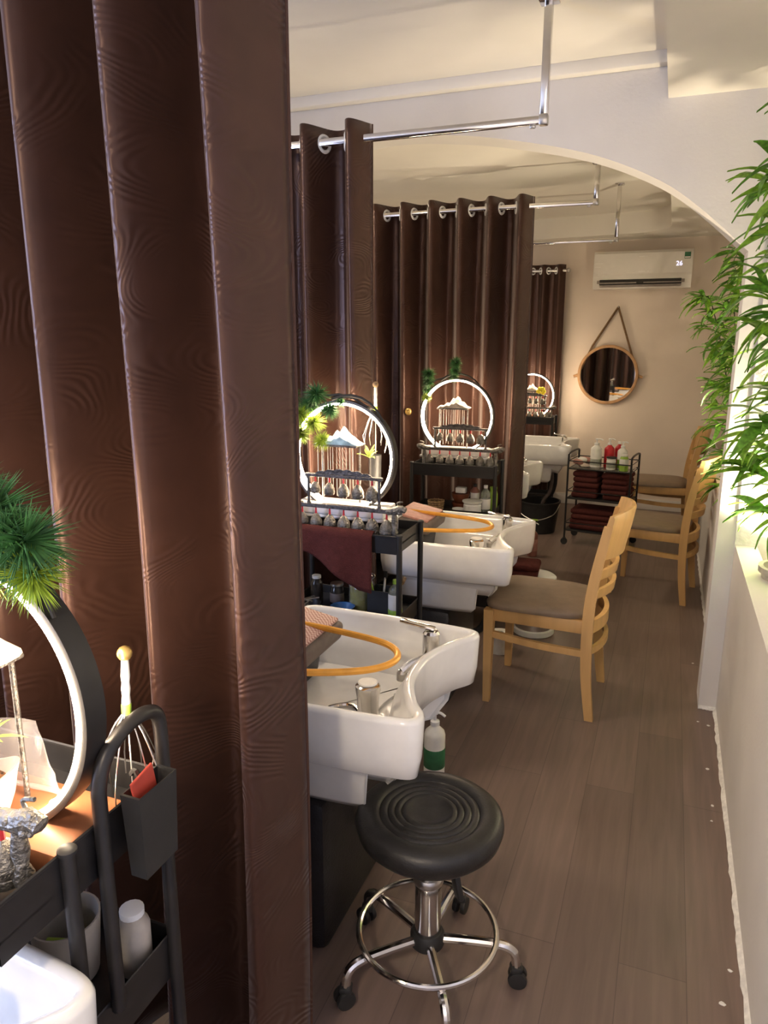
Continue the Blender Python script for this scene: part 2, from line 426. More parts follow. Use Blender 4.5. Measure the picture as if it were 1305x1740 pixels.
def rail(y, label, ztop, x_end):
    t = thing('curtain_rail', label, 'curtain rail', (0, 0, 0), 0, 'ceiling-hung curtain rails')
    one('rail', M_chrome, lambda b: box(b, ((XL+x_end)/2, y, ZR), (x_end-XL, .022, .024), .004), t)
    one('drop_post', M_chrome, lambda b: box(b, (x_end-.011, y, (ZR+ztop)/2-.006), (.026, .026, ztop-ZR+.012), .004), t)
    one('ceiling_flange', M_chrome, lambda b: box(b, (x_end-.011, y, ztop-.004), (.06, .06, .008), .003), t)
    one('elbow', M_steel, lambda b: (box(b, (x_end-.011, y, ZR), (.03, .03, .034), .006), box(b, (x_end-.045, y, ZR-.017), (.02, .012, .012), .004)), t)
    return t
rail(1.04, 'chrome curtain rail holding the swirl-embossed curtain', 2.56, -.445)
rail(2.555, 'chrome curtain rail hung from the ceiling in front of the arch', 2.56, -.440)
rail(4.06, 'chrome curtain rail just beyond the arch carrying the wide curtain', 2.41, -.422)
rail(5.54, 'bare chrome curtain rail below the rounded ceiling recess', 2.58, -.428)
t = thing('window_curtain_rod', 'short steel rod with ball ends on the far wall', 'curtain rod', (0, 0, 0))
one('rod', M_steel, lambda b: tube(b, [(-1.75, 6.99, 2.158), (-.955, 6.99, 2.158)], .011, 10), t)
one('finial', M_steel, lambda b: ball(b, (-.945, 6.99, 2.158), .021), t)
one('bracket', M_steel, lambda b: tube(b, [(-.965, 6.99, 2.158), (-.965, YB, 2.158)], .007, 8), t)

# ------------------------------------------------------------------ ceiling lamps (out of frame) and planter uplights
def ceil_lamp(x, y, z, power, label, col=(1.0, .80, .58), r=.11):
    t = thing('ceiling_lamp', label, 'lamp', (x, y, z), 0, 'round ceiling lamps')
    one('housing', M_white, lambda b: lathe(b, [(r+.015, 0), (r+.012, -.03), (r, -.034), (r, -.02), (.001, -.02)], n=32, cap0=True), t)
    one('diffuser', M_lampglow, lambda b: lathe(b, [(r-.004, -.0215), (r-.01, -.026), (.001, -.030)], n=32), t)
    d = bpy.data.lights.new('ceiling_lamp_light', 'AREA'); d.shape = 'DISK'; d.size = 2*r; d.energy = power; d.color = col
    o = bpy.data.objects.new('ceiling_lamp_light', d); C.objects.link(o); o.parent = t; o.location = (0, 0, -.04)
ceil_lamp(-.28, -1.1, 2.56, 24, 'round warm ceiling lamp over the aisle before the arch')
ceil_lamp(-1.9, 1.8, 2.56, 9, 'round warm ceiling lamp between the first two curtains')
ceil_lamp(-2.1, 3.75, 2.41, 7, 'round warm ceiling lamp in the low soffit past the arch')
ceil_lamp(-2.1, 5.0, 2.58, 10, 'round warm ceiling lamp in the rounded recess')
def uplight(x, y, power, label, cone, col=(1.0, .83, .60)):
    t = thing('uplight', label, 'lamp', (x, y, .60), 0, 'planter uplights')
    one('can', M_blackp, lambda b: lathe(b, [(.03, 0), (.034, .05), (.034, .055), (.028, .05), (.001, .05)], n=20), t)
    one('lens', M_lampglow, lambda b: lathe(b, [(.026, .0505), (.015, .055), (.001, .056)], n=20), t)
    d = bpy.data.lights.new('uplight_light', 'SPOT'); d.energy = power; d.color = col; d.shadow_soft_size = .03; d.spot_size = math.radians(cone); d.spot_blend = .35
    o = bpy.data.objects.new('uplight_light', d); C.objects.link(o); o.parent = t; o.location = (0, 0, .075); o.rotation_euler = (PI, 0, 0)
uplight(.52, 2.95, 75, 'small black uplight at the foot of the pier among the bamboo', 128)
uplight(.48, 4.25, 46, 'small black uplight behind the low wall past the arch', 158)

# ------------------------------------------------------------------ shampoo beds
def basin_outline(t, off):
    """t in 0..1 -> local (u,v): u towards the aisle, v across. off shrinks inward"""
    # control polygon, counter-clockwise, symmetric; head of the basin towards +u
    pts = [(.195, 0), (.203, -.08), (.240, -.17), (.275, -.225), (.268, -.268), (.20, -.285), (.0, -.295), (-.20, -.295), (-.255, -.285), (-.275, -.25), (-.275, -.12),
           (-.275, 0)]
    return pts
def basin_loop(off, z, notch=0.0, drop=1.0, n=8):
    half = basin_outline(0, 0)
    ctrl = half + [(a, -b) for a, b in reversed(half[1:-1])]
    P = [Vector((a, b, 0)) for a, b in ctrl]
    m = len(P); out = []
    for i in range(m):
        p0, p1, p2, p3 = P[i-1], P[i], P[(i+1) % m], P[(i+2) % m]
        for k in range(n):
            s = k/n
            out.append(.5*((2*p1) + (p2-p0)*s + (2*p0-5*p1+4*p2-p3)*s*s + (3*p1-p0-3*p2+p3)*s**3))
    res = []
    N_ = len(out)
    for i, p in enumerate(out):
        t_ = (out[(i+1) % N_]-out[i-1]).normalized(); nr = Vector((-t_.y, t_.x, 0))
        q = p - nr*off
        zz = z
        if notch and p.x < -.2: 
            f = max(0, 1-(abs(p.y)/.2)**3); zz -= notch*f
        res.append(Vector((q.x, q.y, zz)))
    return res
def shrink(lp, sx, sy, cx, z):
    return [Vector((cx+(p.x-cx)*sx, p.y*sy, z)) for p in lp]
def shampoo_bed(label, loc, extra=True, base_u=.015):
    """loc = centre of the basin on the floor"""
    t = thing('shampoo_bed', label, 'shampoo bed', loc, 0, 'head-wash beds in the curtained bays')
    z1 = .75
    bm = BM()
    base = basin_loop(0, z1, .13)
    loops = [basin_loop(.030, z1-.158, .02), basin_loop(.012, z1-.145, .03), basin_loop(.004, z1-.10, .05), basin_loop(0, z1-.012, .13), basin_loop(.004, z1-.003, .13), basin_loop(.012, z1, .13),
             basin_loop(.022, z1-.003, .13), basin_loop(.028, z1-.012, .13), basin_loop(.034, z1-.045, .11), basin_loop(.050, z1-.052, .10)]
    inner = basin_loop(.050, z1)
    loops += [shrink(basin_loop(.06, z1), .96, .95, 0, z1-.11), shrink(inner, .88, .86, 0, z1-.19), shrink(inner, .74, .70, 0, z1-.235), shrink(inner, .3, .3, 0, z1-.245), shrink(inner, .06, .06, 0, z1-.247)]
    # keep the notch low in the upper inner loops
    loops[10] = [Vector((p.x, p.y, min(p.z, q.z-.02))) for p, q in zip(loops[10], loops[9])]
    loft(bm, loops, True, True, True)
    ba = obj('basin', bm, M_ceramic, t, angle=60)
    one('drain', M_chrome, lambda b: lathe(b, [(.022, .5045), (.020, .508), (.001, .508)], n=16), ba)
    # tank below the basin
    bm = BM()
    inner = basin_loop(.04, 0)
    loft(bm, [shrink(inner, .60, .70, -.12, .435), shrink(inner, .66, .78, -.12, .46), shrink(inner, .70, .84, -.12, .60)])
    obj('tank', bm, M_ceramic, t, angle=60)
    # black base, drain pipe, bed
    one('base', M_leather, lambda b: box(b, ((base_u-.71)/2, .02, .2175), (base_u+.71, .44, .435), .03), t)
    one('drain_pipe', M_blackp, lambda b: tube(b, bez([(.13, .0, .55), (.13, .02, .40), (.10, .02, .30), (.03, .02, .25)], 5), .016, 8), t)
    L = loc[0]-.30-(XL+.15)
    one('mattress', M_leather, lambda b: box(b, (-.34-L/2, 0, .53), (L, .60, .15), .05, 3), t)
    one('bed_frame', M_leather, lambda b: box(b, (-.5-L/2+.1, 0, .225), (L-.2, .54, .45), .02), t)
    one('neck_rest', M_leather, lambda b: box(b, (-.27, 0, .66), (.22, .34, .13), .035, 3, rot=(0, .15, 0)), t)
    # lever mixer on the far corner inside the basin
    fa = one('faucet', M_chrome, lambda b: (lathe(b, [(.026, .60), (.026, .612), (.020, .618), (.020, .70), (.023, .705), (.023, .765), (.018, .772), (.001, .773)], (.165, .165, 0), 18),
             tube(b, [(.165, .165, .70), (.125, .12, .688), (.105, .10, .672)], .012, 10)), t)
    one('lever', M_chrome, lambda b: box(b, (.125, .168, .783), (.10, .022, .009), .004, 2, rot=(0, .12, 0)), fa)
    one('spout_collar', M_steel, lambda b: lathe(b, [(.015, .0), (.015, .02), (.009, .028)], (.105, .1, .648), 12), fa)
    # orange arc pipe that swings over the basin
    if extra:
        one('arc_pipe', M_brass, lambda b: tube(b, bez([(-.36, .04, .80), (-.22, .035, .795), (-.04, .03, .79), (.095, .01, .785), (.145, -.045, .78), (.12, -.12, .78), (.03, -.19, .785), (-.12, -.25, .79), (-.33, -.275, .79)], 8), .0085, 10), t)
        sh = one('shower_head', M_chrome, lambda b: (lathe(b, [(.016, .0), (.018, .03), (.018, .10), (.024, .13), (.027, .20), (.030, .215), (.030, .228), (.020, .235), (.001, .236)], (.10, -.125, .507), 18)), t)
        one('spray_face', M_label, lambda b: lathe(b, [(.024, 0), (.022, .003), (.001, .003)], (.10, -.125, .7425), 18), sh)
        one('shower_hose', M_chrome, lambda b: tube(b, bez([(.10, -.125, .53), (.02, -.17, .56), (-.055, -.15, .575), (-.06, -.06, .60), (.0, -.005, .605), (.055, -.06, .60), (.045, -.13, .585), (-.02, -.16, .56), (-.045, -.09, .57), (.02, .03, .575), (.10, .12, .60)], 6), .0065, 8), t)
    return t
B1 = (-.71, 1.59, 0); B2 = (-.79, 2.95, 0); B3 = (-1.03, 4.62, 0); B4 = (-.95, 5.97, 0); B0 = (-.875, .30, 0)
shampoo_bed('white ceramic shampoo basin with orange pipe beside the round black stool', B1)
shampoo_bed('white ceramic shampoo basin with orange pipe beside the chair in front of the arch', B2)
shampoo_bed('white shampoo basin just past the edge of the wide curtain', B3, extra=False)
shampoo_bed('white shampoo basin above the black bucket near the far wall', B4, extra=False, base_u=-.26)
shampoo_bed('pale shampoo basin standing below the trolley with the hanging bin', B0, extra=False)

def pad(name, label, loc, rz, top_m, tilt):
    t = thing(name, label, 'pillow', loc, rz, 'headrest pads on the shampoo beds')
    one('pad_body', M_pillside, lambda b: box(b, (0, 0, .03), (.17, .26, .055), .016, 3, rot=(0, tilt, 0)), t)
    one('pad_top', top_m, lambda b: box(b, (.0, 0, .062), (.150, .235, .012), .006, 2, rot=(0, tilt, 0)), t)
M_plaid = mat('pink_plaid', (.45, .26, .20), rough=.7, namt=.05)
def plaid(m):
    nt = m.node_tree; N = nt.nodes; L = nt.links; b = N['Principled BSDF']
    tc = N.new('ShaderNodeTexCoord'); ck = N.new('ShaderNodeTexChecker'); ck.inputs['Scale'].default_value = 160
    ck.inputs['Color1'].default_value = (.60, .42, .36, 1); ck.inputs['Color2'].default_value = (.30, .13, .11, 1)
    L.new(tc.outputs['Object'], ck.inputs['Vector']); L.new(ck.outputs[0], b.inputs['Base Color'])
plaid(M_plaid)
pad('headrest_pad', 'pink checked headrest pad beside the basin by the black stool', (B1[0]-.165, B1[1]+.01, .732), 0, M_plaid, .18)
pad('headrest_pad', 'pink vinyl headrest pad behind the trolley with the hung towel', (B2[0]-.205, B2[1]+.05, .728), 0, M_pink, .18)

# ------------------------------------------------------------------ stool
t = thing('rolling_stool', 'round black vinyl stool with ringed seat and chrome base', 'stool', (-.444, 1.443, 0), .30)
def seat_prof():
    p = [(.04, .385), (.12, .385), (.155, .392), (.169, .408), (.175, .430), (.172, .446), (.160, .457), (.140, .461), (.128, .460)]
    for r in (.122, .103, .086, .070):
        p += [(r, .4575), (r-.004, .4535), (r-.008, .4575), (r-.012, .4585)]
    p += [(.052, .456), (.045, .451), (.02, .449), (.001, .449)]
    return p
one('seat', M_seatblk, lambda b: lathe(b, seat_prof(), n=64), t, angle=50)
co = one('column', M_chrome, lambda b: lathe(b, [(.030, .095), (.032, .10), (.032, .27), (.028, .275), (.024, .276), (.024, .385)], n=24), t)
one('collar', M_steel, lambda b: lathe(b, [(.035, .262), (.037, .267), (.037, .278), (.034, .283)], n=24), co)
one('hub', M_blackp, lambda b: lathe(b, [(.038, .085), (.042, .09), (.042, .115), (.036, .125)], n=24), t)
one('lever', M_blackp, lambda b: (tube(b, bez([(.02, -.01, .372), (.05, -.05, .365), (.062, -.066, .34)], 4), .006, 8), box(b, (.066, -.070, .312), (.016, .030, .075), .007, 2, rot=(0, -.2, .5))), t)
one('seat_plate', M_blackp, lambda b: box(b, (0, 0, .379), (.12, .12, .014), .003), t)
one('foot_ring', M_chrome, lambda b: torus(b, (0, 0, .125), .168, .0075, 64, 10), t)
for k in range(5):
    a = math.radians(-6+72*k); ca, sa = math.cos(a), math.sin(a)
    lg = one('leg', M_chrome, lambda b: tube(b, bez([(.035*ca, .035*sa, .105), (.12*ca, .12*sa, .11), (.185*ca, .185*sa, .108), (.212*ca, .212*sa, .09), (.218*ca, .218*sa, .055)], 5), .0115, 10), t)
    def cas(b):
        box(b, (.218*ca, .218*sa, .048), (.03, .03, .018), .006)
        d = Vector((-sa, ca, 0))
        for s in (-1, 1):
            Mx = Matrix((Vector((ca, sa, 0)), Vector((0, 0, 1)), d)).transposed()
            lathe(b, [(.012, -.008), (.022, -.006), (.0235, 0), (.022, .006), (.012, .008)], Vector((.222*ca, .222*sa, .0235))+d*.011*s, 18, Mx)
    one('caster', M_blackp, cas, lg)

# ------------------------------------------------------------------ chairs
def make_chair(label):
    t = thing('dining_chair', label, 'chair', (0, 0, 0), 0, 'beech chairs along the aisle')
    for s in (-1, 1):
        def fl(b):
            y = .195*s
            loft(b, [[(-.215+a*w_, y+c*w_, z) for a, c in ((-1, -1), (1, -1), (1, 1), (-1, 1))] for z, w_ in ((0, .014), (.25, .018), (.425, .021))])
        one('leg', M_wood, fl, t)
        def rl(b):
            pts = bez([(.222, 0), (.198, .20), (.192, .42), (.205, .60), (.245, .83)], 6)
            loops = []
            for p in pts:
                w_ = .017+.005*math.sin(PI*min(1, p.y/.85)); y = .195*s; x, z = p.x, p.y
                loops.append([(x-w_, y-.013, z), (x+w_, y-.013, z), (x+w_, y+.013, z), (x-w_, y+.013, z)])
            loft(b, loops)
        one('leg', M_wood, rl, t)
        one('side_rail', M_wood, lambda b: box(b, (-.01, .19*s, .402), (.39, .02, .055), .003), t)
        one('side_stretcher', M_wood, lambda b: bar(b, bez([(-.21, .195*s, .315), (-.01, .195*s, .295), (.195, .195*s, .29)], 6), Vector((0, .009, 0)), Vector((0, 0, .014))), t)
    one('front_rail', M_wood, lambda b: box(b, (-.213, 0, .402), (.02, .37, .055), .003), t)
    def bow(x0, z, h, dep, th=.008, half=.19, lean=0):
        def f(b):
            lo = []
            n = 14
            for i in range(n+1):
                q = -1+2*i/n; y = half*q; x = x0 + dep*(1-q*q)
                lo.append([(x-th-lean*h, y, z-h), (x+th-lean*h, y, z-h), (x+th+lean*h, y, z+h), (x-th+lean*h, y, z+h)])
            loft(b, lo)
        return f
    one('back_rail', M_wood, bow(.195, .402, .027, .045, .010), t)
    one('back_stretcher', M_wood, bow(.200, .300, .014, .045, .009), t)
    one('back_slat', M_wood, bow(.205, .545, .020, .055, .008, lean=.12), t)
    one('back_slat', M_wood, bow(.212, .625, .020, .055, .008, lean=.15), t)
    def crest(b):
        lo = []; n = 18
        for i in range(n+1):
            q = -1+2*i/n; y = .205*q; d = .062*(1-q*q); zt = .875+.012*(1-q*q); zb = .695-.004*(1-q*q)
            lo.append([(.214+d, y, zb), (.232+d, y, zb), (.255+d, y, (zb+zt)/2+.02), (.266+d, y, zt-.012), (.262+d, y, zt), (.248+d, y, zt), (.240+d, y, zt-.03), (.222+d, y, (zb+zt)/2)])
        loft(b, lo)
    one('crest_rail', M_wood, crest, t, angle=40)
    def cush(b):
        n = 14
        def sup(a, sx, sy):
            c, s_ = math.cos(a), math.sin(a); e = .42
            return (sx*math.copysign(abs(c)**e, c), sy*math.copysign(abs(s_)**e, s_))
        lo = []
        for z, k in ((.428, .90), (.432, .985), (.445, 1.0), (.458, .97), (.466, .86), (.472, .60), (.474, .2)):
            lo.append([(sup(2*PI*i/48, .222*k, .215*k)[0]-.025, sup(2*PI*i/48, .222*k, .215*k)[1]*(1 - .10*(math.cos(2*PI*i/48))), z) for i in range(48)])
        loft(b, lo)
    one('seat', M_cush, cush, t, angle=60)
    return t
ch = make_chair('beech dining chair with taupe seat turned towards the basin in front of the arch')
ch.location = (-.416, 3.07, 0); ch.rotation_euler.z = math.radians(-2)
c2 = copy_tree(ch); c2['label'] = 'beech dining chair just past the arch, between the pier and the black wire trolley'
c2.location = (-.012, 4.70, 0); c2.rotation_euler.z = math.radians(-9)
c3 = copy_tree(ch); c3['label'] = 'beech dining chair close to the far wall beneath the air conditioner'
c3.location = (-.005, 6.16, 0); c3.rotation_euler.z = math.radians(3)

# ------------------------------------------------------------------ trolleys with ring fountains
def trolley(label, loc, rz, L=.44, D=.24, toff=0.0, zs=(.15, .55, .845), rim=.034, legs=None, handle=False, shelfD=None):
    t = thing('trolley', label, 'trolley', loc, rz, 'black enamel trolleys')
    for i, z in enumerate(zs):
        dd, off = (D, toff) if (i == len(zs)-1 or shelfD is None) else shelfD
        def tr(b):
            w_ = .003
            box(b, (0, off, z+.002), (L, dd, .004))
            sk = .028; hh = rim+sk; zz = z+rim/2-sk/2
            box(b, (0, off-dd/2+w_/2, zz), (L, w_, hh)); box(b, (0, off+dd/2-w_/2, zz), (L, w_, hh))
            box(b, (-L/2+w_/2, off, zz), (w_, dd, hh)); box(b, (L/2-w_/2, off, zz), (w_, dd, hh))
        ta = one('tray', M_black, tr, t, smooth=False)
        one('rolled_rim', M_black, lambda b: tube(b, [(x, y+off, z+rim) for x, y in ((-L/2, -dd/2), (L/2, -dd/2), (L/2, dd/2), (-L/2, dd/2))], .0035, 6, closed=True), ta)
    ly = legs if legs else (-D/2+.006, D/2-.006)
    for sx in (-1, 1):
        for y in ly:
            lg = one('leg', M_black, lambda b: tube(b, [(sx*(L/2+.006), y, .05), (sx*(L/2+.006), y, zs[-1]+rim+.002)], .0105, 12), t)
            one('leg_cap', M_blackp, lambda b: lathe(b, [(.0125, 0), (.0125, .005), (.009, .008), (.001, .009)], (sx*(L/2+.006), y, zs[-1]+rim+.001), 14), lg)
            one('caster', M_blackp, lambda b: (lathe(b, [(.012, -.008), (.024, -.006), (.025, 0), (.024, .006), (.012, .008)], (sx*(L/2+.006), y, .025), 18, Matrix.Rotation(PI/2, 3, 'X')), box(b, (sx*(L/2+.006), y, .046), (.02, .024, .018), .004)), lg)
    return t
def bell(b, c, h):
    lathe(b, [(.36*h, 0), (.40*h, .04*h), (.43*h, .2*h), (.41*h, .42*h), (.35*h, .62*h), (.24*h, .82*h), (.10*h, .95*h), (.04*h, 1.0*h)], c, 16)
    for k in (.25, .5): torus(b, (c[0], c[1], c[2]+k*h), (.425 if k < .4 else .385)*h, .018*h, 16, 5)
def bell_rack(label, loc, rz, k=1.0, detail=True):
    """two-tier chime rack: loc = centre on the tray"""
    t = thing('bell_chime_rack', label, 'bell rack', loc, rz, 'pewter bell chime racks')
    W, zl = .205*k, .108*k
    one('lower_beam', M_pewter, lambda b: box(b, (0, 0, zl), (2*W, .022*k, .016*k), .004), t)
    for s in (-1, 1):
        # dragon-like figure post at each end
        def post(b):
            lathe(b, [(.016*k, 0), (.018*k, .006*k), (.009*k, .015*k), (.014*k, .035*k), (.008*k, .05*k), (.012*k, .07*k), (.008*k, .101*k)], (s*(W-.012*k), 0, 0), 12)
        one('figure_post', M_bronze, post, t)
        def head(b):
            rnd = random.Random(5)
            tube(b, bez([(s*(W-.04*k), 0, zl), (s*(W-.01*k), 0, zl+.004*k), (s*(W+.012*k), 0, zl+.012*k), (s*(W+.03*k), 0, zl+.006*k)], 4), [.013*k]*4+[.015*k]*4+[.012*k]*4+[.007*k], 8)
            for q in range(9):
                a = rnd.uniform(0, 2*PI); x = s*(W+rnd.uniform(-.03, .02)*k)
                ball(b, (x, .010*k*math.cos(a), zl+.006*k+.012*k*math.sin(a)), rnd.uniform(.004, .008)*k, 8, 6)
            tube(b, bez([(s*(W+.005*k), .004*k, zl+.015*k), (s*(W-.005*k), .006*k, zl+.03*k), (s*(W+.015*k), .006*k, zl+.036*k)], 4), .003*k, 6)
        one('dragon_head', M_bronze, head, t)
    W2, zu = .148*k, .218*k
    for s in (-1, 1):
        one('upper_post', M_pewter, lambda b: lathe(b, [(.008*k, zl+.008*k), (.005*k, zl+.02*k), (.007*k, zl+.05*k), (.005*k, zl+.07*k), (.006*k, zu)], (s*(W2-.012*k), 0, 0), 10), t)
    one('upper_beam', M_pewter, lambda b: box(b, (0, 0, zu), (2*W2, .018*k, .012*k), .003), t)
    def crestw(b):
        pts = [(-W2*.8, zu+.004*k)]
        for i in range(25):
            q = -1+2*i/24
            pts.append((q*W2*.75, zu+.006*k+.016*k*(1-q*q)+.005*k*abs(math.sin(i*PI/4))))
        pts.append((W2*.8, zu+.004*k))
        prism(b, pts, -.003*k, .003*k, 'y')
    one('carved_crest', M_pewter, crestw, t)
    if detail:
        for i in range(7):
            x = -W*.80 + i*W*1.60/6; h = (.049+.002*i)*k
            z0 = zl-.008*k-.020*k-h
            bl = one('bell', M_bronze, lambda b: bell(b, (x, 0, z0), h), t)
            one('cord', M_red, lambda b: tube(b, [(x, 0, z0+h-.002), (x, 0, zl-.006*k)], [.0045*k, .003*k], 6), bl)
        for i in range(5):
            x = -W2*.74 + i*W2*1.48/4; h = (.043+.003*i)*k
            z0 = zu-.006*k-.016*k-h
            bl = one('bell', M_bronze, lambda b: bell(b, (x, 0, z0), h), t)
            one('cord', M_red, lambda b: tube(b, [(x, 0, z0+h-.002), (x, 0, zu-.004*k)], [.004*k, .003*k], 6), bl)
    return t
def pine_clump(b, c, r, rnd, n=320, flat=.9):
    for i in range(n):
        d = Vector((rnd.gauss(0, 1), rnd.gauss(0, 1), rnd.gauss(0, 1)*flat)).normalized()
        L = 1.2*r*rnd.uniform(.65, 1.0); s = Vector(c)+d*r*.08
        e = Vector(c)+d*L+Vector((0, 0, -.12*r))
        sd = d.cross(Vector((0, 0, 1)) if abs(d.z) < .9 else Vector((1, 0, 0))).normalized()*r*.045
        up = d.cross(sd).normalized()*r*.045
        v = [b.verts.new(s+sd), b.verts.new(s-sd*.5+up*.8), b.verts.new(s-sd*.5-up*.8), b.verts.new(e)]
        b.faces.new((v[0], v[1], v[3])); b.faces.new((v[1], v[2], v[3])); b.faces.new((v[2], v[0], v[3]))
def ring_fountain(label, loc, rz, rock_m, seed, twigs, rock_kind='mountain', grass=True, R=.205, base_m=None):
    """loc = centre of the wooden base on the tray; the ring stands across x"""
    rnd = random.Random(seed)
    t = thing('ring_fountain', label, 'ornament', loc, rz, 'ring-lit fountain ornaments')
    zc = R+.012-.03          # ring bottom is let into the base
    one('wood_base' if base_m is None else 'base', base_m or M_basewood, lambda b: box(b, (0, 0, .018), (.36, .13, .036), .006), t)
    def band(b):
        n = 96; lo = []
        for i in range(n):
            a = 2*PI*i/n; c, s = math.cos(a), math.sin(a)
            lo.append([b.verts.new((r*c, y, zc+.02+r*s)) for r, y in ((R, -.018), (R, .018), (R-.010, .018), (R-.010, -.018))])
        for i in range(n): ring_faces(b, lo[i], lo[(i+1) % n])
    rg = one('ring', M_black, band, t, angle=50)
    def strip(b):
        n = 96
        for y in (-.0165, .0165):
            a0 = math.asin(max(-1, (.037-zc-.02)/(R-.013)))
            pts = [((R-.013)*math.cos(a), y, zc+.02+(R-.013)*math.sin(a)) for a in [a0+.03+(PI-2*a0-.06)*i/n for i in range(n+1)]]
            tube(b, pts, .0044, 8)
    one('light_strip', M_led, strip, rg)
    # shelf on two thin posts with a rock, nylon lines for the water
    zs = zc+.062
    sx = -.02 if rock_kind == 'mountain' else -.03
    one('shelf', M_pewter, lambda b: box(b, (sx, .0, zs), (.17, .07, .008), .003), t)
    for x in (sx-.075, sx+.075):
        one('shelf_post', M_pewter, lambda b: tube(b, [(x, .02, .034), (x, .02, zs)], .004, 8), t)
    def rock(b):
        if rock_kind == 'mountain':
            prof = [(-.085, 0), (-.07, .012), (-.055, .010), (-.035, .026), (-.02, .024), (-.004, .050), (.008, .044), (.022, .062), (.034, .050), (.046, .034), (.058, .030), (.075, .012), (.095, .002)]
        else:
            prof = [(-.10, 0), (-.098, .045), (-.085, .075), (-.06, .08), (-.045, .062), (-.02, .050), (.02, .038), (.06, .026), (.088, .012), (.092, 0)]
        lo = []
        for k, (y, f) in enumerate(((-.032, .45), (-.02, .85), (0, 1), (.02, .85), (.032, .5))):
            lo.append([(sx+x*(.85+.15*f), y+rnd.uniform(-.003, .003), zs+.004) for x, z in prof] + [(sx+x*(.85+.15*f)+rnd.uniform(-.002, .002), y, zs+.005+z*f*rnd.uniform(.92, 1.06)) for x, z in reversed(prof)])
        loft(b, lo)
    one('rock', rock_m, rock, t, angle=25)
    for i in range(12):
        x = sx-.07+i*.0125+rnd.uniform(-.003, .003)
        one('water_line', M_string, lambda b: tube(b, [(x, -.028, zs-.003), (x, -.028, .05+rnd.uniform(0, .03))], .0007, 4), t)
    # pine twigs on the upper left of the ring
    for (a0, a1, clumps) in twigs:
        pts = []
        for q in range(7):
            a = math.radians(a0+(a1-a0)*q/6); rr = R+.004+.018*math.sin(PI*q/6)
            pts.append((rr*math.cos(a), -.012, zc+.02+rr*math.sin(a)))
        br = one('twig', M_branch, lambda b: tube(b, pts, [.008, .008, .007, .006, .005, .004, .003], 7), t)
        for (cx, cz, r, lite) in clumps:
            one('needle_cluster', M_pinelt if lite else M_pine, lambda b: pine_clump(b, (cx, rnd.uniform(-.05, 0), zc+.02+cz), r, rnd), br, smooth=False)
    if grass:
        g = one('grass_tuft', M_leafy, lambda b: [leaf_blade(b, (.11, -.02, zc+.025), math.radians(-150+i*32+rnd.uniform(-9, 9)), rnd.uniform(.055, .085), .0075, rnd.uniform(.45, 1.35)) for i in range(11)], t)
        one('tuft_stem', M_branch, lambda b: tube(b, [(.11, -.02, .034), (.11, -.02, zc+.028)], .003, 6), g)
    return t
def leaf_blade(b, c, az, L, w_, el):
    d = Vector((math.cos(az)*math.cos(el), math.sin(az)*math.cos(el), math.sin(el))); sd = Vector((-math.sin(az), math.cos(az), 0))
    c = Vector(c); n = 5; prev = None
    for i in range(n+1):
        s = i/n; ww = w_*math.sin(PI*(.12+.88*s)) if s < 1 else .0002
        p = c + d*L*s + Vector((0, 0, -.35*L*s*s)); cur = [b.verts.new(p-sd*ww), b.verts.new(p+Vector((0, 0, -ww*.4))), b.verts.new(p+sd*ww)]
        if prev: b.faces.new((prev[0], prev[1], cur[1], cur[0])); b.faces.new((prev[1], prev[2], cur[2], cur[1]))
        prev = cur
def massager(label, loc, rz, tilt, k=1.0, handle_m=None):
    t = thing('scalp_massager', label, 'massager', loc, rz, 'wire scalp massagers')
    t.rotation_euler.y = tilt
    one('ball_tip', M_gold if handle_m else M_wicker, lambda b: ball(b, (0, 0, .245*k), .011*k), t)
    h = one('handle', M_label, lambda b: lathe(b, [(.0055*k, .155*k), (.0065*k, .17*k), (.0055*k, .18*k), (.0065*k, .19*k), (.0055*k, .20*k), (.0065*k, .21*k), (.005*k, .238*k)], n=12), t)
    one('ferrule', handle_m or M_green, lambda b: lathe(b, [(.006*k, .150*k), (.0072*k, .153*k), (.0072*k, .166*k), (.006*k, .168*k)], n=12), h)
    for i in range(12):
        a = 2*PI*i/12+.1; ln = .0 if i % 2 else .03
        one('wire', M_steel, lambda b: tube(b, bez([(.002*math.cos(a), .002*math.sin(a), .155*k), (.022*k*math.cos(a), .022*k*math.sin(a), .125*k), (.042*k*math.cos(a), .042*k*math.sin(a), .07*k), (.046*k*math.cos(a), .046*k*math.sin(a), (.03+ln)*k), (.038*k*math.cos(a), .038*k*math.sin(a), ln*k)], 4), .0011*k, 5), t)

# --- trolley with the towel hung over its front
T2 = (-1.045, 2.365, 0)
ZT = .849
trolley('black two-shelf trolley with a dark red towel hung over its front', T2, 0)
ring_fountain('ring-lit fountain with blue-grey rock and leafy tuft on the towel trolley', (T2[0]-.045, T2[1]+.03, ZT+.065), 0, M_rockblue, 21,
              [(152, 62, [(-.19, .215, .045, False), (-.15, .155, .05, True), (-.095, .225, .055, False), (-.16, .085, .045, True), (-.075, .06, .04, True), (-.115, .125, .05, True), (-.035, .175, .04, False), (-.125, .19, .045, False)]), (100, 40, [(-.0, .20, .022, False)])], base_m=M_white)
t = thing('fountain_stand', 'white low stand under the ring fountain on the towel trolley', 'stand', (T2[0]-.03, T2[1]+.035, ZT))
one('top_board', M_white, lambda b: box(b, (0, 0, .058), (.38, .135, .012), .004), t)
for s in (-1, 1): one('foot', M_white, lambda b: box(b, (s*.17, 0, .026), (.012, .12, .052), .003), t)
bell_rack('two-tier pewter bell rack in front of the fountain on the towel trolley', (T2[0]+.0, T2[1]-.075, ZT), 0)
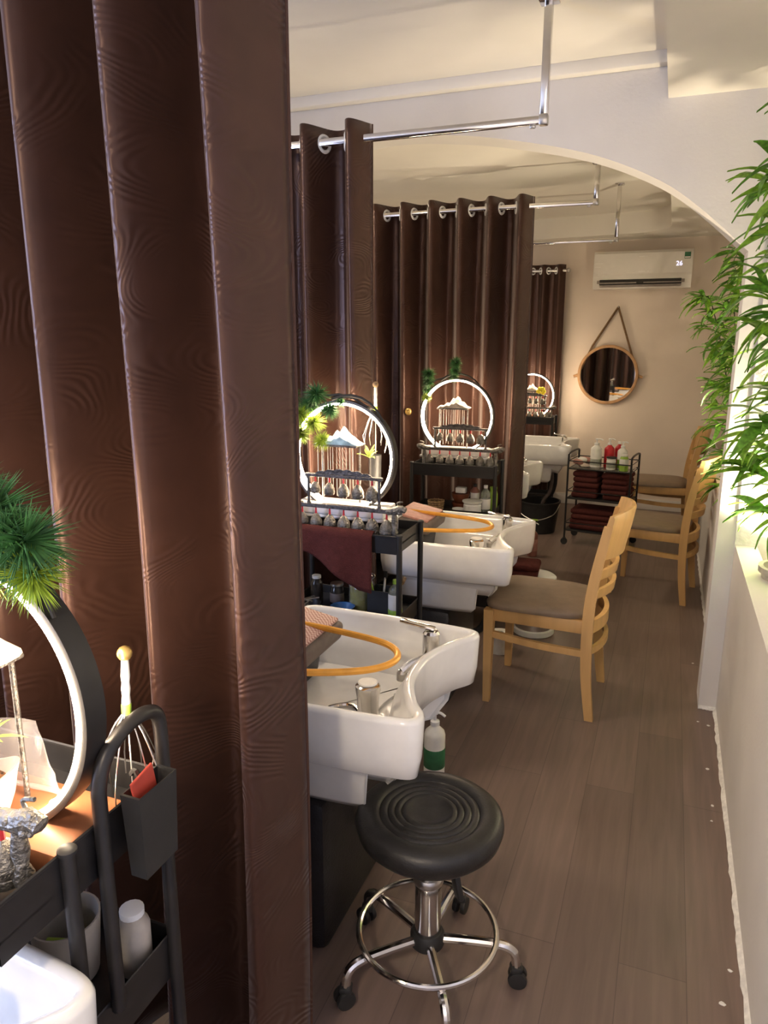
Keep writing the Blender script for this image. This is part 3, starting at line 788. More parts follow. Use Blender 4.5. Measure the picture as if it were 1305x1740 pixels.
massager('pale-tipped wire scalp massager behind the ring on the towel trolley', (T2[0]+.055, T2[1]+.092, ZT+.285), .3, .0, 1.0)
t = thing('massager_cup', 'tall dark cup behind the ring on the towel trolley', 'cup', (T2[0]+.055, T2[1]+.092, ZT))
one('cup_body', M_blackp, lambda b: lathe(b, [(.017, 0), (.018, .002), (.022, .275), (.0195, .276), (.017, .02), (.001, .012)], n=20), t)
# the towel over the front rim
def drape(b):
    nx, nz = 34, 14; top = ZT+.048-.849; G = []
    for i in range(nx+1):
        s = i/nx; x = -.205+.335*s
        Ld = .085+.125*max(0, min(1, (s-.25)/.6)); row = []
        for j in range(nz+1):
            v = j/nz
            if v < .12: p = (x, -.10-.02*(v/.12), .004+.006*math.sin(v/.12*PI))
            else:
                q = (v-.12)/.88; p = (x, -.131-.010*q*math.sin(s*13)-.006*q, .0-Ld*q)
            row.append(b.verts.new(p))
        G.append(row)
    for i in range(nx):
        for j in range(nz): b.faces.new((G[i][j], G[i+1][j], G[i+1][j+1], G[i][j+1]))
tw = one('hung_towel', M_towel, drape, angle=70); tw.location = (T2[0], T2[1], ZT+.034)
tw.modifiers.new('thick', 'SOLIDIFY').thickness = .005
tag(tw, 'dark red towel draped over the front rim of a black trolley', 'towel')

# lower shelf of the towel trolley
ZS = .554
def lbl_band(b, c, r, z0, z1, n=20): lathe(b, [(r, z0), (r+.0006, z0+.001), (r+.0006, z1-.001), (r, z1)], c, n, None, False, False)
def jar():
    t = thing('clip_jar', 'glass clip-top jar of yellow infusion on the lower shelf', 'jar', (T2[0]+.035, T2[1]+.0, ZS))
    one('glass', M_glass, lambda b: lathe(b, [(.043, 0), (.046, .004), (.046, .10), (.040, .115), (.040, .122), (.037, .122), (.037, .114), (.043, .10), (.043, .004)], n=24), t)
    one('infusion', M_oil, lambda b: lathe(b, [(.001, .005), (.0425, .005), (.0425, .09), (.001, .09)], n=24), t)
    one('lid', M_glass, lambda b: lathe(b, [(.043, .124), (.043, .132), (.02, .139), (.012, .15), (.001, .151)], n=24), t)
    one('wire_clip', M_steel, lambda b: (torus(b, (0, 0, .120), .0415, .0015, 24, 6), tube(b, bez([(.042, 0, .12), (.055, 0, .135), (.045, 0, .145), (.03, 0, .14)], 4), .0018, 6)), t)
jar()
t = thing('pen_cup', 'black square cup of brushes beside the yellow infusion jar', 'cup', (T2[0]+.125, T2[1]-.02, ZS))
one('cup_body', M_blackp, lambda b: (box(b, (0, 0, .003), (.085, .075, .006)), [box(b, p, s) for p, s in (((0, -.0365, .05), (.085, .003, .1)), ((0, .0365, .05), (.085, .003, .1)), ((-.041, 0, .05), (.003, .075, .1)), ((.041, 0, .05), (.003, .075, .1)))]), t)
for dx, dz, m_ in ((-.02, -.25, M_blue), (.0, .12, M_label), (.022, .45, M_wood), (-.018, -.2, M_green)):
    bt = thing('brush', {M_blue: 'teal-handled', M_label: 'white-handled', M_wood: 'wood-handled', M_green: 'green-handled'}[m_] + ' brush standing in the black square cup', 'brush', (T2[0]+.125+dx, T2[1]-.015, ZS+.008))
    bt.rotation_euler = (.1, dz, 0)
    one('handle', m_, lambda b: tube(b, [(0, 0, 0), (0, 0, .14)], .004, 8), bt)
    one('head', M_blackp if m_ != M_wood else M_wicker, lambda b: box(b, (0, 0, .15), (.014, .006, .03), .002), bt)
def round_bottle(name, label, cat, loc, r, h, body, cap, lab=None, lz=(.3, .7), neck=.35, pump=False, group=None, lab2=None):
    t = thing(name, label, cat, loc, 0, group)
    one('bottle_body', body, lambda b: lathe(b, [(r*.9, 0), (r, .004), (r, h*.72), (r*.92, h*.78), (r*neck*1.1, h*.88), (r*neck, h*.90), (r*neck, h*.93)], n=22), t)
    if lab: one('label', lab, lambda b: lbl_band(b, (0, 0, 0), r+.0004, h*lz[0], h*lz[1], 22), t)
    if lab2: one('label_band', lab2[0], lambda b: lbl_band(b, (0, 0, 0), r+.0012, h*lab2[1], h*lab2[2], 22), t)
    if pump:
        p = one('pump', cap, lambda b: (lathe(b, [(r*neck*1.25, h*.90), (r*neck*1.25, h*.97), (r*neck*.5, h*.98), (r*.14, h*.985), (r*.14, h*1.10), (r*.3, h*1.10), (r*.3, h*1.15), (.001, h*1.155)], n=16)), t)
        one('nozzle', cap, lambda b: tube(b, bez([(0, 0, h*1.13), (r*.6, -.1*r, h*1.135), (r*1.05, -.2*r, h*1.10)], 4), r*.13, 8), p)
    else:
        one('cap', cap, lambda b: lathe(b, [(r*neck*1.2, h*.91), (r*neck*1.2, h*1.0), (r*neck*1.0, h*1.01), (.001, h*1.01)], n=16), t)
    return t
round_bottle('green_label_bottle', 'clear bottle with white and lime label at the shelf end', 'bottle', (T2[0]+.19, T2[1]-.055, ZS), .024, .15, M_soap, M_green, M_label, (.28, .66), lab2=(M_green, .14, .28))
round_bottle('small_jar', 'small dark jar with grey lid beside the infusion jar', 'jar', (T2[0]-.065, T2[1]-.0, ZS), .026, .09, M_darkglass, M_steel, M_pillside, (.2, .6), neck=.8)
round_bottle('small_jar', 'small black jar with white cap at the back of the towel trolley shelf', 'jar', (T2[0]-.15, T2[1]+.0, ZS), .024, .11, M_darkglass, M_label, None, neck=.6)
t = thing('blue_bowl', 'shallow blue plastic bowl in front of the infusion jar', 'bowl', (T2[0]-.008, T2[1]-.075, ZS))
one('bowl_body', M_blue, lambda b: lathe(b, [(.025, 0), (.03, .002), (.044, .03), (.046, .032), (.042, .031), (.028, .006), (.001, .005)], n=28), t)
t = thing('hair_clip_tray', 'dark heap of silver clips on the shelf behind the curtain edge', 'tray', (T2[0]-.135, T2[1]-.08, ZS))
one('dish', M_blackp, lambda b: lathe(b, [(.03, 0), (.034, .003), (.04, .03), (.037, .03), (.03, .006), (.001, .005)], n=20), t)
for i in range(5): one('clip', M_steel, lambda b: box(b, (random.uniform(-.015, .015), random.uniform(-.015, .015), .032+.005*i), (.05, .008, .004), .001, 1, rot=(random.uniform(-.2, .2), random.uniform(-.3, .3), random.uniform(0, 3))), t)

# --- trolley in front of the wide curtain
T3 = (-1.045, 3.79, 0)
trolley('black trolley of brown bowls and white tubs before the wide curtain', T3, math.radians(3), zs=(.15, .615, .86))
ZT3 = .865
ring_fountain('ring-lit fountain with pine twigs before the wide brown curtain', (T3[0]-.02, T3[1]+.03, ZT3+.065), math.radians(3), M_rock, 33,
              [(162, 100, [(-.15, .225, .045, False), (-.155, .185, .042, False), (-.165, .14, .035, False), (-.16, .10, .03, True)]), (115, 55, [(-.005, .285, .042, False), (-.01, .245, .038, False), (-.02, .21, .03, False)])], grass=False, base_m=M_white)
t = thing('fountain_stand', 'white low stand under the fountain before the wide curtain', 'stand', (T3[0]-.02, T3[1]+.035, ZT3), math.radians(3))
one('top_board', M_white, lambda b: box(b, (0, 0, .058), (.38, .135, .012), .004), t)
for s in (-1, 1): one('foot', M_white, lambda b: box(b, (s*.17, 0, .026), (.012, .12, .052), .003), t)
bell_rack('two-tier pewter bell rack before the wide curtain', (T3[0]+.03, T3[1]-.075, ZT3), math.radians(3))
ZS3 = .619
def wick():
    t = thing('wicker_basket', 'small round wicker basket on the lower shelf of the bowl trolley', 'basket', (T3[0]-.10, T3[1]-.06, ZS3))
    def f(b):
        for j in range(6): torus(b, (0, 0, .006+.011*j), .036+.0015*j, .0045, 24, 6)
        lathe(b, [(.001, .002), (.034, .002), (.034, .006), (.001, .006)], n=20)
    one('weave', M_wicker, f, t)
    for i in range(12):
        a = 2*PI*i/12; one('stake', M_wicker, lambda b: tube(b, [(.036*math.cos(a), .036*math.sin(a), .003), (.044*math.cos(a), .044*math.sin(a), .068)], .003, 6), t)
wick()
def bowl(label, loc, r, h, m, group=None, name='clay_bowl'):
    t = thing(name, label, 'bowl', loc, 0, group)
    one('bowl_body', m, lambda b: lathe(b, [(r*.55, 0), (r*.6, .003), (r*.9, h*.5), (r, h*.95), (r, h), (r*.93, h), (r*.84, h*.5), (r*.5, .008), (.001, .006)], n=28), t)
    one('foot_ring', m, lambda b: torus(b, (0, 0, .003), r*.55, .003, 24, 6), t)
bowl('brown glazed bowl standing beneath another on the lower shelf', (T3[0]+.02, T3[1]+.01, ZS3), .05, .052, M_brown)
bowl('brown glazed bowl nested on top of another bowl', (T3[0]+.02, T3[1]+.01, ZS3+.053), .052, .05, M_brown)
bowl('small white bowl tilted in front of the brown bowls', (T3[0]+.03, T3[1]-.075, ZS3), .034, .034, M_ceramic, name='white_bowl')
round_bottle('tub', 'squat white lidded tub on the front of the bowl trolley shelf', 'tub', (T3[0]+.105, T3[1]-.065, ZS3), .048, .082, M_white, M_label, None, neck=.95)
round_bottle('amber_bottle', 'brown bottle with paper label behind the white tub', 'bottle', (T3[0]+.09, T3[1]+.045, ZS3), .025, .15, M_terr, M_blackp, M_label, (.2, .7))
round_bottle('white_cap_bottle', 'clear bottle with white cap at the end of the bowl shelf', 'bottle', (T3[0]+.165, T3[1]-.02, ZS3), .026, .16, M_soap, M_white, M_label, (.2, .55))
round_bottle('green_bottle', 'lime green bottle beside the leg of the bowl trolley', 'bottle', (T3[0]+.19, T3[1]+.055, ZS3), .024, .14, M_green, M_green, None, neck=.7)
t = thing('paper_box', 'small pale box on the upper bowl', 'box', (T3[0]+.02, T3[1]+.015, ZS3+.104)); one('carton', M_label, lambda b: box(b, (0, 0, .014), (.055, .04, .028), .002), t); one('flap', M_label, lambda b: box(b, (0, 0, .029), (.05, .036, .002)), t)

# --- trolley by the window curtain at the far end
T4 = (-1.17, 6.62, 0)
trolley('black trolley standing before the short window curtain', T4, 0, zs=(.15, .55, .845))
ring_fountain('ring-lit ornament with yellow flower before the window curtain', (T4[0]+.01, T4[1]+.03, ZT), 0, M_rock, 44, [(150, 110, [(-.15, .15, .03, False)])], grass=False)
bell_rack('two-tier pewter bell rack before the window curtain', (T4[0]+.01, T4[1]-.06, ZT), 0)
t = thing('yellow_flower', 'yellow artificial flower in the ring ornament by the window curtain', 'flower', (T4[0]+.095, T4[1]-.005, ZT+.036))
one('stem', M_culm, lambda b: tube(b, [(0, 0, 0), (0, 0, .20)], .003, 6), t)
for i in range(6):
    a = i*PI/3; one('petal', M_yellow, lambda b: ball(b, (.024*math.cos(a), -.004, .215+.024*math.sin(a)), .02, 10, 6, (1, .35, 1)), t)

# --- trolley nearest the entrance, with handle and hanging bin
T1 = (-.885, .675, 0)
ZT1 = .850
t1 = trolley('black trolley with a curved side handle and a hanging bin', T1, 0, L=.43, D=.30, toff=-.03, zs=(.15, .56, .846), rim=.05, legs=(-.075, .112), shelfD=(.20, .02))
one('handle', M_black, lambda b: tube(b, bez([(.225, -.018, .60), (.225, -.018, .90), (.225, -.016, .955), (.225, .0, .99), (.225, .03, 1.008), (.225, .06, 1.014), (.225, .085, 1.012), (.225, .105, 1.0), (.225, .112, .97), (.225, .112, .88)], 6), .0105, 12), t1)
bn = thing('hanging_bin', 'grey-black plastic bin hooked on the side of the handled trolley', 'bin', (T1[0]+.252, T1[1]+.048, .80))
one('bin_wall', M_blackp, lambda b: loft(b, [[(sx*.016*k, sy*.040*k, z) for sx, sy in ((-1, -1), (1, -1), (1, 1), (-1, 1))] for z, k in ((0, .85), (.13, 1.0), (.13, .90), (.006, .78))], cap0=True, cap1=True), bn)
one('hook', M_blackp, lambda b: tube(b, bez([(-.015, 0, .12), (-.022, 0, .142), (-.03, 0, .135)], 4), .004, 6), bn)
rp_ = one('red_packet', M_redpaper, lambda b: box(b, (0, 0, .07), (.004, .045, .15), .001, 1, rot=(.2, .03, 0))); rp_.location = (T1[0]+.252, T1[1]+.046, .81); tag(rp_, 'red paper packet standing in the hanging bin', 'packet')
ring_fountain('large ring-lit fountain with white shoe-shaped rock and dark pine twigs', (T1[0]+.020, T1[1]-.012, ZT1), 0, M_rock, 51,
              [(140, 52, [(.04, .245, .07, False), (.10, .265, .066, False), (.155, .235, .062, False), (.07, .205, .055, True), (.165, .195, .045, True), (.12, .205, .055, False), (-.01, .24, .07, False), (.06, .29, .06, False), (.135, .245, .05, False)]), (72, 38, [])], rock_kind='shoe', grass=False, R=.208)
massager('wire scalp massager with yellow ball tip by the handled trolley', (T1[0]+.185, T1[1]+.08, ZT1+.005), .2, .05, 1.0, M_green)
bell_rack('pewter bell rack with dragon-head ends on the handled trolley', (T1[0]-.004, T1[1]-.115, ZT1), 0, 1.0)
# bowl planter with grass in front of the ring
t = thing('bowl_planter', 'white stoneware bowl of soil with a grass tuft inside the large ring', 'planter', (T1[0]+.035, T1[1]-.045, ZT1+.036))
def wb(b):
    lo = []
    n = 36
    for r, z, wv in ((.030, 0, 0), (.042, .004, 0), (.052, .03, .1), (.056, .052, .5), (.060, .066, 1), (.056, .066, 1), (.048, .045, .4), (.04, .04, .1)):
        lo.append([((r+.004*wv*math.sin(3*a))*math.cos(a), (r+.004*wv*math.sin(3*a))*math.sin(a)*.8, z+.012*wv*math.sin(2*a+.6)) for a in [2*PI*i/n for i in range(n)]])
    loft(b, lo)
one('bowl_body', M_pottery, wb, t, angle=60)
one('soil', M_soil, lambda b: lathe(b, [(.045, .046), (.03, .051), (.001, .053)], n=20, M=Matrix.Diagonal((1, .8, 1))), t)
gt = one('grass_tuft', M_leafy, lambda b: [leaf_blade(b, (.03, .0, .12), math.radians(i*33), random.uniform(.03, .06), .004, random.uniform(.1, 1.2)) for i in range(11)], t)
one('stem', M_culm, lambda b: tube(b, [(.0, 0, .05), (.012, 0, .09), (.03, 0, .122)], .0015, 6), t)
t = thing('plastic_bag', 'clear crumpled plastic sheet behind the white planter bowl', 'bag', (T1[0]+.01, T1[1]+.025, ZT1+.036))
def bag(b):
    rnd = random.Random(8); G = []
    for i in range(13):
        x = -.10+.2*i/12; row = []
        for j in range(7):
            v = j/6; row.append(b.verts.new((x, rnd.uniform(-.004, .004)+.012*math.sin(i*.9)*v, .11*v*(.55+.45*math.sin(PI*(i/12))**.5))))
        G.append(row)
    for i in range(12):
        for j in range(6): b.faces.new((G[i][j], G[i+1][j], G[i+1][j+1], G[i][j+1]))
bgq = one('film', M_veil, bag, t, angle=60); bgq.modifiers.new('thick', 'SOLIDIFY').thickness = .0015
one('gather', M_veil, lambda b: tube(b, [(-.1, .004, .004), (0, -.004, .004), (.1, .004, .004)], .004, 6), t)
# lower shelf of the handled trolley
t = thing('white_cup', 'open white cup with a green packet on the lower shelf of the handled trolley', 'cup', (T1[0]+.085, T1[1]+.03, .564))
one('cup_body', M_pottery, lambda b: lathe(b, [(.040, 0), (.043, .003), (.052, .105), (.049, .105), (.041, .006), (.001, .005)], n=28), t)
gp = one('green_packet', M_green, lambda b: box(b, (0, 0, .035), (.05, .012, .07), .003)); gp.location = (T1[0]+.085, T1[1]+.03, .571); gp.rotation_euler = (.25, 0, .3); tag(gp, 'small green packet inside the open white cup', 'packet')
round_bottle('white_bottle', 'grey-white bottle on the lower shelf behind the trolley handle', 'bottle', (T1[0]+.175, T1[1]+.075, .564), .026, .11, M_pottery, M_white, None, neck=.6)
round_bottle('oil_bottle', 'olive bottle lying far in on the handled trolley shelf', 'bottle', (T1[0]+.01, T1[1]+.07, .564), .03, .14, M_oil, M_label, None, neck=.5)
t = thing('pebble_cup', 'white cup of brown pebbles in the pale basin', 'cup', (-.725, .435, .536))
one('bowl_body', M_ceramic, lambda b: lathe(b, [(.025, 0), (.03, .05), (.042, .20), (.038, .20), (.028, .16), (.001, .155)], n=24), t)
rb = random.Random(4)
for i in range(14): one('pebble', M_brown if i % 2 else M_wicker, lambda b: ball(b, (rb.uniform(-.024, .024), rb.uniform(-.024, .024), .172+rb.uniform(0, .012)), .010, 8, 6, (1, 1, .7)), t)

# ------------------------------------------------------------------ black wire trolley with bottles and towels
T5 = (-.425, 5.70, 0)
t = thing('wire_trolley', 'black wire trolley of bottles and folded dark red towels', 'trolley', T5, math.radians(-8))
L5, D5 = .46, .30
for z in (.12, .37, .60):
    ta = one('shelf', M_glass if z == .60 else M_black, lambda b: box(b, (0, 0, z), (L5-.02, D5-.01, .006), .001), t)
    one('shelf_rail', M_black, lambda b: (tube(b, [(x, y, z+.055) for x, y in ((-L5/2, -D5/2), (L5/2, -D5/2), (L5/2, D5/2), (-L5/2, D5/2))], .004, 6, closed=True), tube(b, [(x, y, z-.004) for x, y in ((-L5/2, -D5/2), (L5/2, -D5/2), (L5/2, D5/2), (-L5/2, D5/2))], .005, 6, closed=True)), ta)
for sx in (-1, 1):
    one('end_frame', M_black, lambda b: tube(b, bez([(sx*L5/2, -D5/2, .05), (sx*L5/2, -D5/2, .40), (sx*L5/2, -D5/2, .66), (sx*L5/2, -D5/2+.03, .71), (sx*L5/2, D5/2-.03, .71), (sx*L5/2, D5/2, .66), (sx*L5/2, D5/2, .40), (sx*L5/2, D5/2, .05)], 5), .0075, 8), t)
    for sy in (-1, 1):
        one('caster', M_blackp, lambda b: (lathe(b, [(.012, -.009), (.025, -.007), (.026, 0), (.025, .007), (.012, .009)], (sx*L5/2, sy*D5/2, .026), 16, Matrix.Rotation(PI/2, 3, 'X')), box(b, (sx*L5/2, sy*D5/2, .046), (.022, .026, .02), .004)), t)
def folded(label, loc, s, rz, seed, m=M_towel, layers=3):
    t = thing('folded_towel', label, 'towel', loc, rz, 'folded dark red towels')
    rnd = random.Random(seed)
    for k in range(layers):
        h = s[2]/layers
        def f(b):
            vs_ = box(b, (rnd.uniform(-.006, .006), rnd.uniform(-.006, .006), h*(k+.5)), (s[0]*rnd.uniform(.94, 1), s[1]*rnd.uniform(.94, 1), h*1.02), h*.45, 3, rot=(rnd.uniform(-.03, .03)*0, 0, rnd.uniform(-.05, .05)))
        one('fold', m, f, t)
c_, s_ = math.cos(math.radians(-8)), math.sin(math.radians(-8))
def T5p(x, y, z): return (T5[0]+x*c_-y*s_, T5[1]+x*s_+y*c_, z)
for x, lb, sd in ((-.105, 'tall stack of folded dark red towels on the middle wire shelf, bucket side', 1), (.115, 'tall stack of folded dark red towels on the middle wire shelf, pier side', 2)):
    folded(lb, T5p(x, 0, .373), (.20, .26, .20), math.radians(-8), sd, layers=5)
folded('dark red towels folded on the bottom shelf of the wire trolley', T5p(0, 0, .123), (.42, .26, .16), math.radians(-8), 3, layers=4)
ZB = .603
round_bottle('pump_bottle', 'white leafy-print pump bottle on the wire trolley, bucket side', 'bottle', T5p(-.055, -.03, ZB), .042, .19, M_label, M_white, M_soap, (.1, .35), pump=True)
round_bottle('pump_bottle', 'white and lime pump bottle at the pier end of the wire trolley', 'bottle', T5p(.135, -.02, ZB), .036, .18, M_label, M_white, M_green, (.05, .4), pump=True)
round_bottle('red_bottle', 'red pump bottle between two white ones on the wire trolley', 'bottle', T5p(.03, .02, ZB), .037, .19, M_redp, M_white, None, pump=True)
round_bottle('red_bottle', 'shorter red bottle with white cap on the wire trolley', 'bottle', T5p(.088, .085, ZB), .032, .19, M_redp, M_white, M_redp, (.2, .4))
round_bottle('lime_bottle', 'short lime bottle with paper label on the wire trolley edge', 'bottle', T5p(.165, -.095, ZB), .032, .12, M_green, M_label, M_label, (.35, .75), neck=.7)
round_bottle('cream_tub', 'white tub with dark lid on the wire trolley', 'tub', T5p(.07, -.08, ZB), .034, .095, M_label, M_blackp, M_soap, (.15, .6), neck=.95)
t = thing('flannel_roll', 'crumpled pink and white flannel on the wire trolley', 'towel', T5p(-.145, -.03, ZB))
rr = random.Random(2)
for i in range(9): one('fold', M_pink if i % 3 else M_label, lambda b: ball(b, (rr.uniform(-.045, .035), rr.uniform(-.06, .06), .03+rr.uniform(-.004, .03)), rr.uniform(.024, .03), 10, 8, (1.3, 1, .75)), t)

# ------------------------------------------------------------------ things on the floor
t = round_bottle('pump_bottle', 'white pump bottle with green label on the floor by the stool', 'bottle', (-.685, 2.27, 0), .038, .215, M_label, M_white, M_sticker, (.15, .50), pump=True)
t = round_bottle('pump_bottle', 'brown pump bottle on the floor by the edge of the wide curtain', 'bottle', (-.845, 5.17, 0), .036, .22, M_terr, M_label, M_pink, (.2, .6), pump=True)
t = thing('pedal_bin', 'steel bin with white base behind the chair in front of the arch', 'bin', (-.585, 3.74, 0))
one('bin_base', M_white, lambda b: lathe(b, [(.105, 0), (.11, .004), (.11, .03), (.10, .034)], n=32), t)
one('bin_drum', M_steel, lambda b: lathe(b, [(.098, .03), (.098, .27), (.102, .275), (.102, .29)], n=32), t)
one('lid', M_white, lambda b: lathe(b, [(.108, .29), (.108, .315), (.095, .325), (.06, .33), (.001, .332)], n=32), t)
folded('dark red towel folded on the lid of the steel bin', (-.635, 3.69, .333), (.15, .15, .075), .1, 9, layers=2)
t = thing('paper_roll', 'white paper roll on the floor under the second basin', 'paper roll', (-.70, 3.42, 0))
one('paper', M_label, lambda b: lathe(b, [(.02, 0), (.055, 0), (.056, .10), (.02, .10), (.02, 0)], n=24, cap0=False, cap1=False), t)
one('loose_sheet', M_label, lambda b: box(b, (.056, .03, .05), (.002, .06, .098)), t)
t = thing('bucket', 'big black bucket with wire handle under the far basin', 'bucket', (-.93, 5.93, 0))
one('bucket_body', M_blackp, lambda b: lathe(b, [(.13, 0), (.135, .004), (.165, .25), (.172, .25), (.172, .262), (.160, .262), (.13, .01), (.001, .008)], n=36), t)
hd = one('handle', M_steel, lambda b: tube(b, bez([(-.168, -.02, .24), (-.13, -.13, .17), (0, -.185, .13), (.13, -.13, .17), (.168, -.02, .24)], 6), .004, 6), t)
one('grip', M_green, lambda b: tube(b, [(-.025, -.184, .131), (.025, -.184, .131)], .008, 8), hd)
t = thing('drain_hose', 'grey drain hose looping from the far basin into the bucket', 'hose', (0, 0, 0))
one('hose_tube', M_pillside, lambda b: tube(b, bez([(-.86, 5.95, .56), (-.84, 5.94, .45), (-.85, 5.92, .34), (-.90, 5.92, .25), (-.92, 5.93, .12)], 6), .014, 8), t)
one('hose_cuff', M_blackp, lambda b: tube(b, [(-.86, 5.95, .55), (-.857, 5.949, .52)], .018, 8), t)
rs = random.Random(12)
for i, (x, y, r) in enumerate([(.215, 3.62, .006), (.232, 3.30, .007), (.222, 3.02, .005), (.262, 3.0, .007), (.245, 2.66, .008), (.252, 2.43, .007), (.246, 2.34, .005), (.262, 1.72, .006), (.238, 1.61, .008), (.27, 1.49, .004)]):
    def chip(b):
        n = 7; pts = [(r*rs.uniform(.6, 1.2)*math.cos(2*PI*k/n), r*rs.uniform(.4, .9)*math.sin(2*PI*k/n)) for k in range(n)]
        prism(b, pts, 0, .002)
    o = one('paint_chip', M_caulk, chip, smooth=False); o.location = (x, y, 0)
    tag(o, 'tiny white paint fleck on the brown floor by the low wall', 'paint fleck', 'paint flecks along the low wall')

# ------------------------------------------------------------------ air conditioner
AX0, AX1, AZ0, AZ1, AY = -.72, .083, 1.985, 2.295, 6.90
t = thing('air_conditioner', 'white wall-mounted air conditioner above the round mirror', 'air conditioner', ((AX0+AX1)/2, YB, AZ0))
W2 = (AX1-AX0)/2; Hh = AZ1-AZ0
def acbody(b):
    prof = [(0, .0), (-.16, .0), (-.185, .05), (-.198, .085), (-.205, .12), (-.205, .24), (-.195, .285), (-.17, .31), (0, .31)]
    prism(b, prof, -W2, W2, 'x')
one('body', M_acw, acbody, t, angle=25)
fp = one('front_panel', M_acw, lambda b: prism(b, [(-.200, .098), (-.212, .12), (-.212, .24), (-.202, .288), (-.195, .288), (-.195, .098)], -W2+.004, W2-.004, 'x'), t, angle=25)
one('vent_opening', M_acdark, lambda b: box(b, (-.01, -.184, .060), (2*W2-.13, .03, .055), .004, 1, rot=(-.38, 0, 0)), t)
for i in range(2): one('louvre', M_acgrey, lambda b: box(b, (-.20+.385*i, -.198, .055), (.33, .006, .032), .002, 1, rot=(-.5, 0, 0)), t)
one('louvre_tray', M_acgrey, lambda b: box(b, (-.01, -.176, .022), (2*W2-.135, .03, .014), .003, 1, rot=(-.3, 0, 0)), t)
one('energy_sticker', M_sticker, lambda b: box(b, (W2-.045, -.2125, .255), (.048, .002, .052)), fp)
one('sticker_strip', M_print, lambda b: box(b, (W2-.045, -.2138, .239), (.044, .001, .010)), fp)
one('logo_bar', M_print, lambda b: box(b, (.005, -.2125, .258), (.07, .002, .009)), fp)
one('logo_bar', M_print, lambda b: box(b, (0.0, -.2125, .135), (.055, .002, .006)), fp)
one('logo_bar', M_print, lambda b: box(b, (.053, -.2125, .135), (.012, .002, .006)), fp)
for dz, ln in ((.21, .07), (.18, .05), (.115, .05)): one('print_stripe', M_print, lambda b: box(b, (-W2+.01+ln/2+(.03 if dz < .12 else 0), -.2125, dz), (ln, .002, .005)), fp)
tcu = bpy.data.curves.new('display_digits', 'FONT'); tcu.body = '26'; tcu.size = .052; tcu.extrude = .0008; tcu.align_x = 'CENTER'
to = bpy.data.objects.new('display_tmp', tcu); C.objects.link(to)
dg = bpy.context.evaluated_depsgraph_get(); me = bpy.data.meshes.new_from_object(to.evaluated_get(dg)); bpy.data.objects.remove(to)
me.materials.clear(); me.materials.append(M_digit)
do = bpy.data.objects.new('display_digits', me); C.objects.link(do); do.parent = fp; do.rotation_euler = (PI/2, 0, 0); do.location = (W2-.105, -.213, .175)

# ------------------------------------------------------------------ round mirror on a rope
MX, MZ, MR = -.552, 1.238, .268
t = thing('round_mirror', 'round mirror in a thin wooden frame hung by a rope', 'mirror', (MX, YB, MZ))
MXR = Matrix.Rotation(PI/2, 3, 'X')
one('frame', M_frame, lambda b: lathe(b, [(MR-.026, 0), (MR-.002, 0), (MR, .004), (MR, .038), (MR-.004, .042), (MR-.022, .042), (MR-.026, .038), (MR-.026, .012)], (0, 0, 0), 64, MXR, False, False), t, angle=40)
one('glass', M_mirror, lambda b: lathe(b, [(.001, .015), (MR-.022, .015), (MR-.022, .019), (.001, .019)], (0, 0, 0), 64, MXR), t, angle=30)
ap = (.052, -.018, .60)
rp = one('rope', M_rope, lambda b: (tube(b, [(-.262, -.02, -.002), (-.15, -.022, .26), ap], .009, 8), tube(b, [(.262, -.02, .0), (.16, -.022, .29), ap], .009, 8)), t)
for s in (-1, 1): one('rope_peg', M_frame, lambda b: (ball(b, (s*.272, -.02, -.012), .016), tube(b, [(s*.255, -.02, -.0), (s*.305, -.02, -.02)], .012, 8)), t)
one('hook', M_steel, lambda b: (tube(b, [(.052, 0, .596), (.052, -.03, .596), (.052, -.034, .61)], .005, 8), ball(b, (.052, -.004, .596), .012)), t)

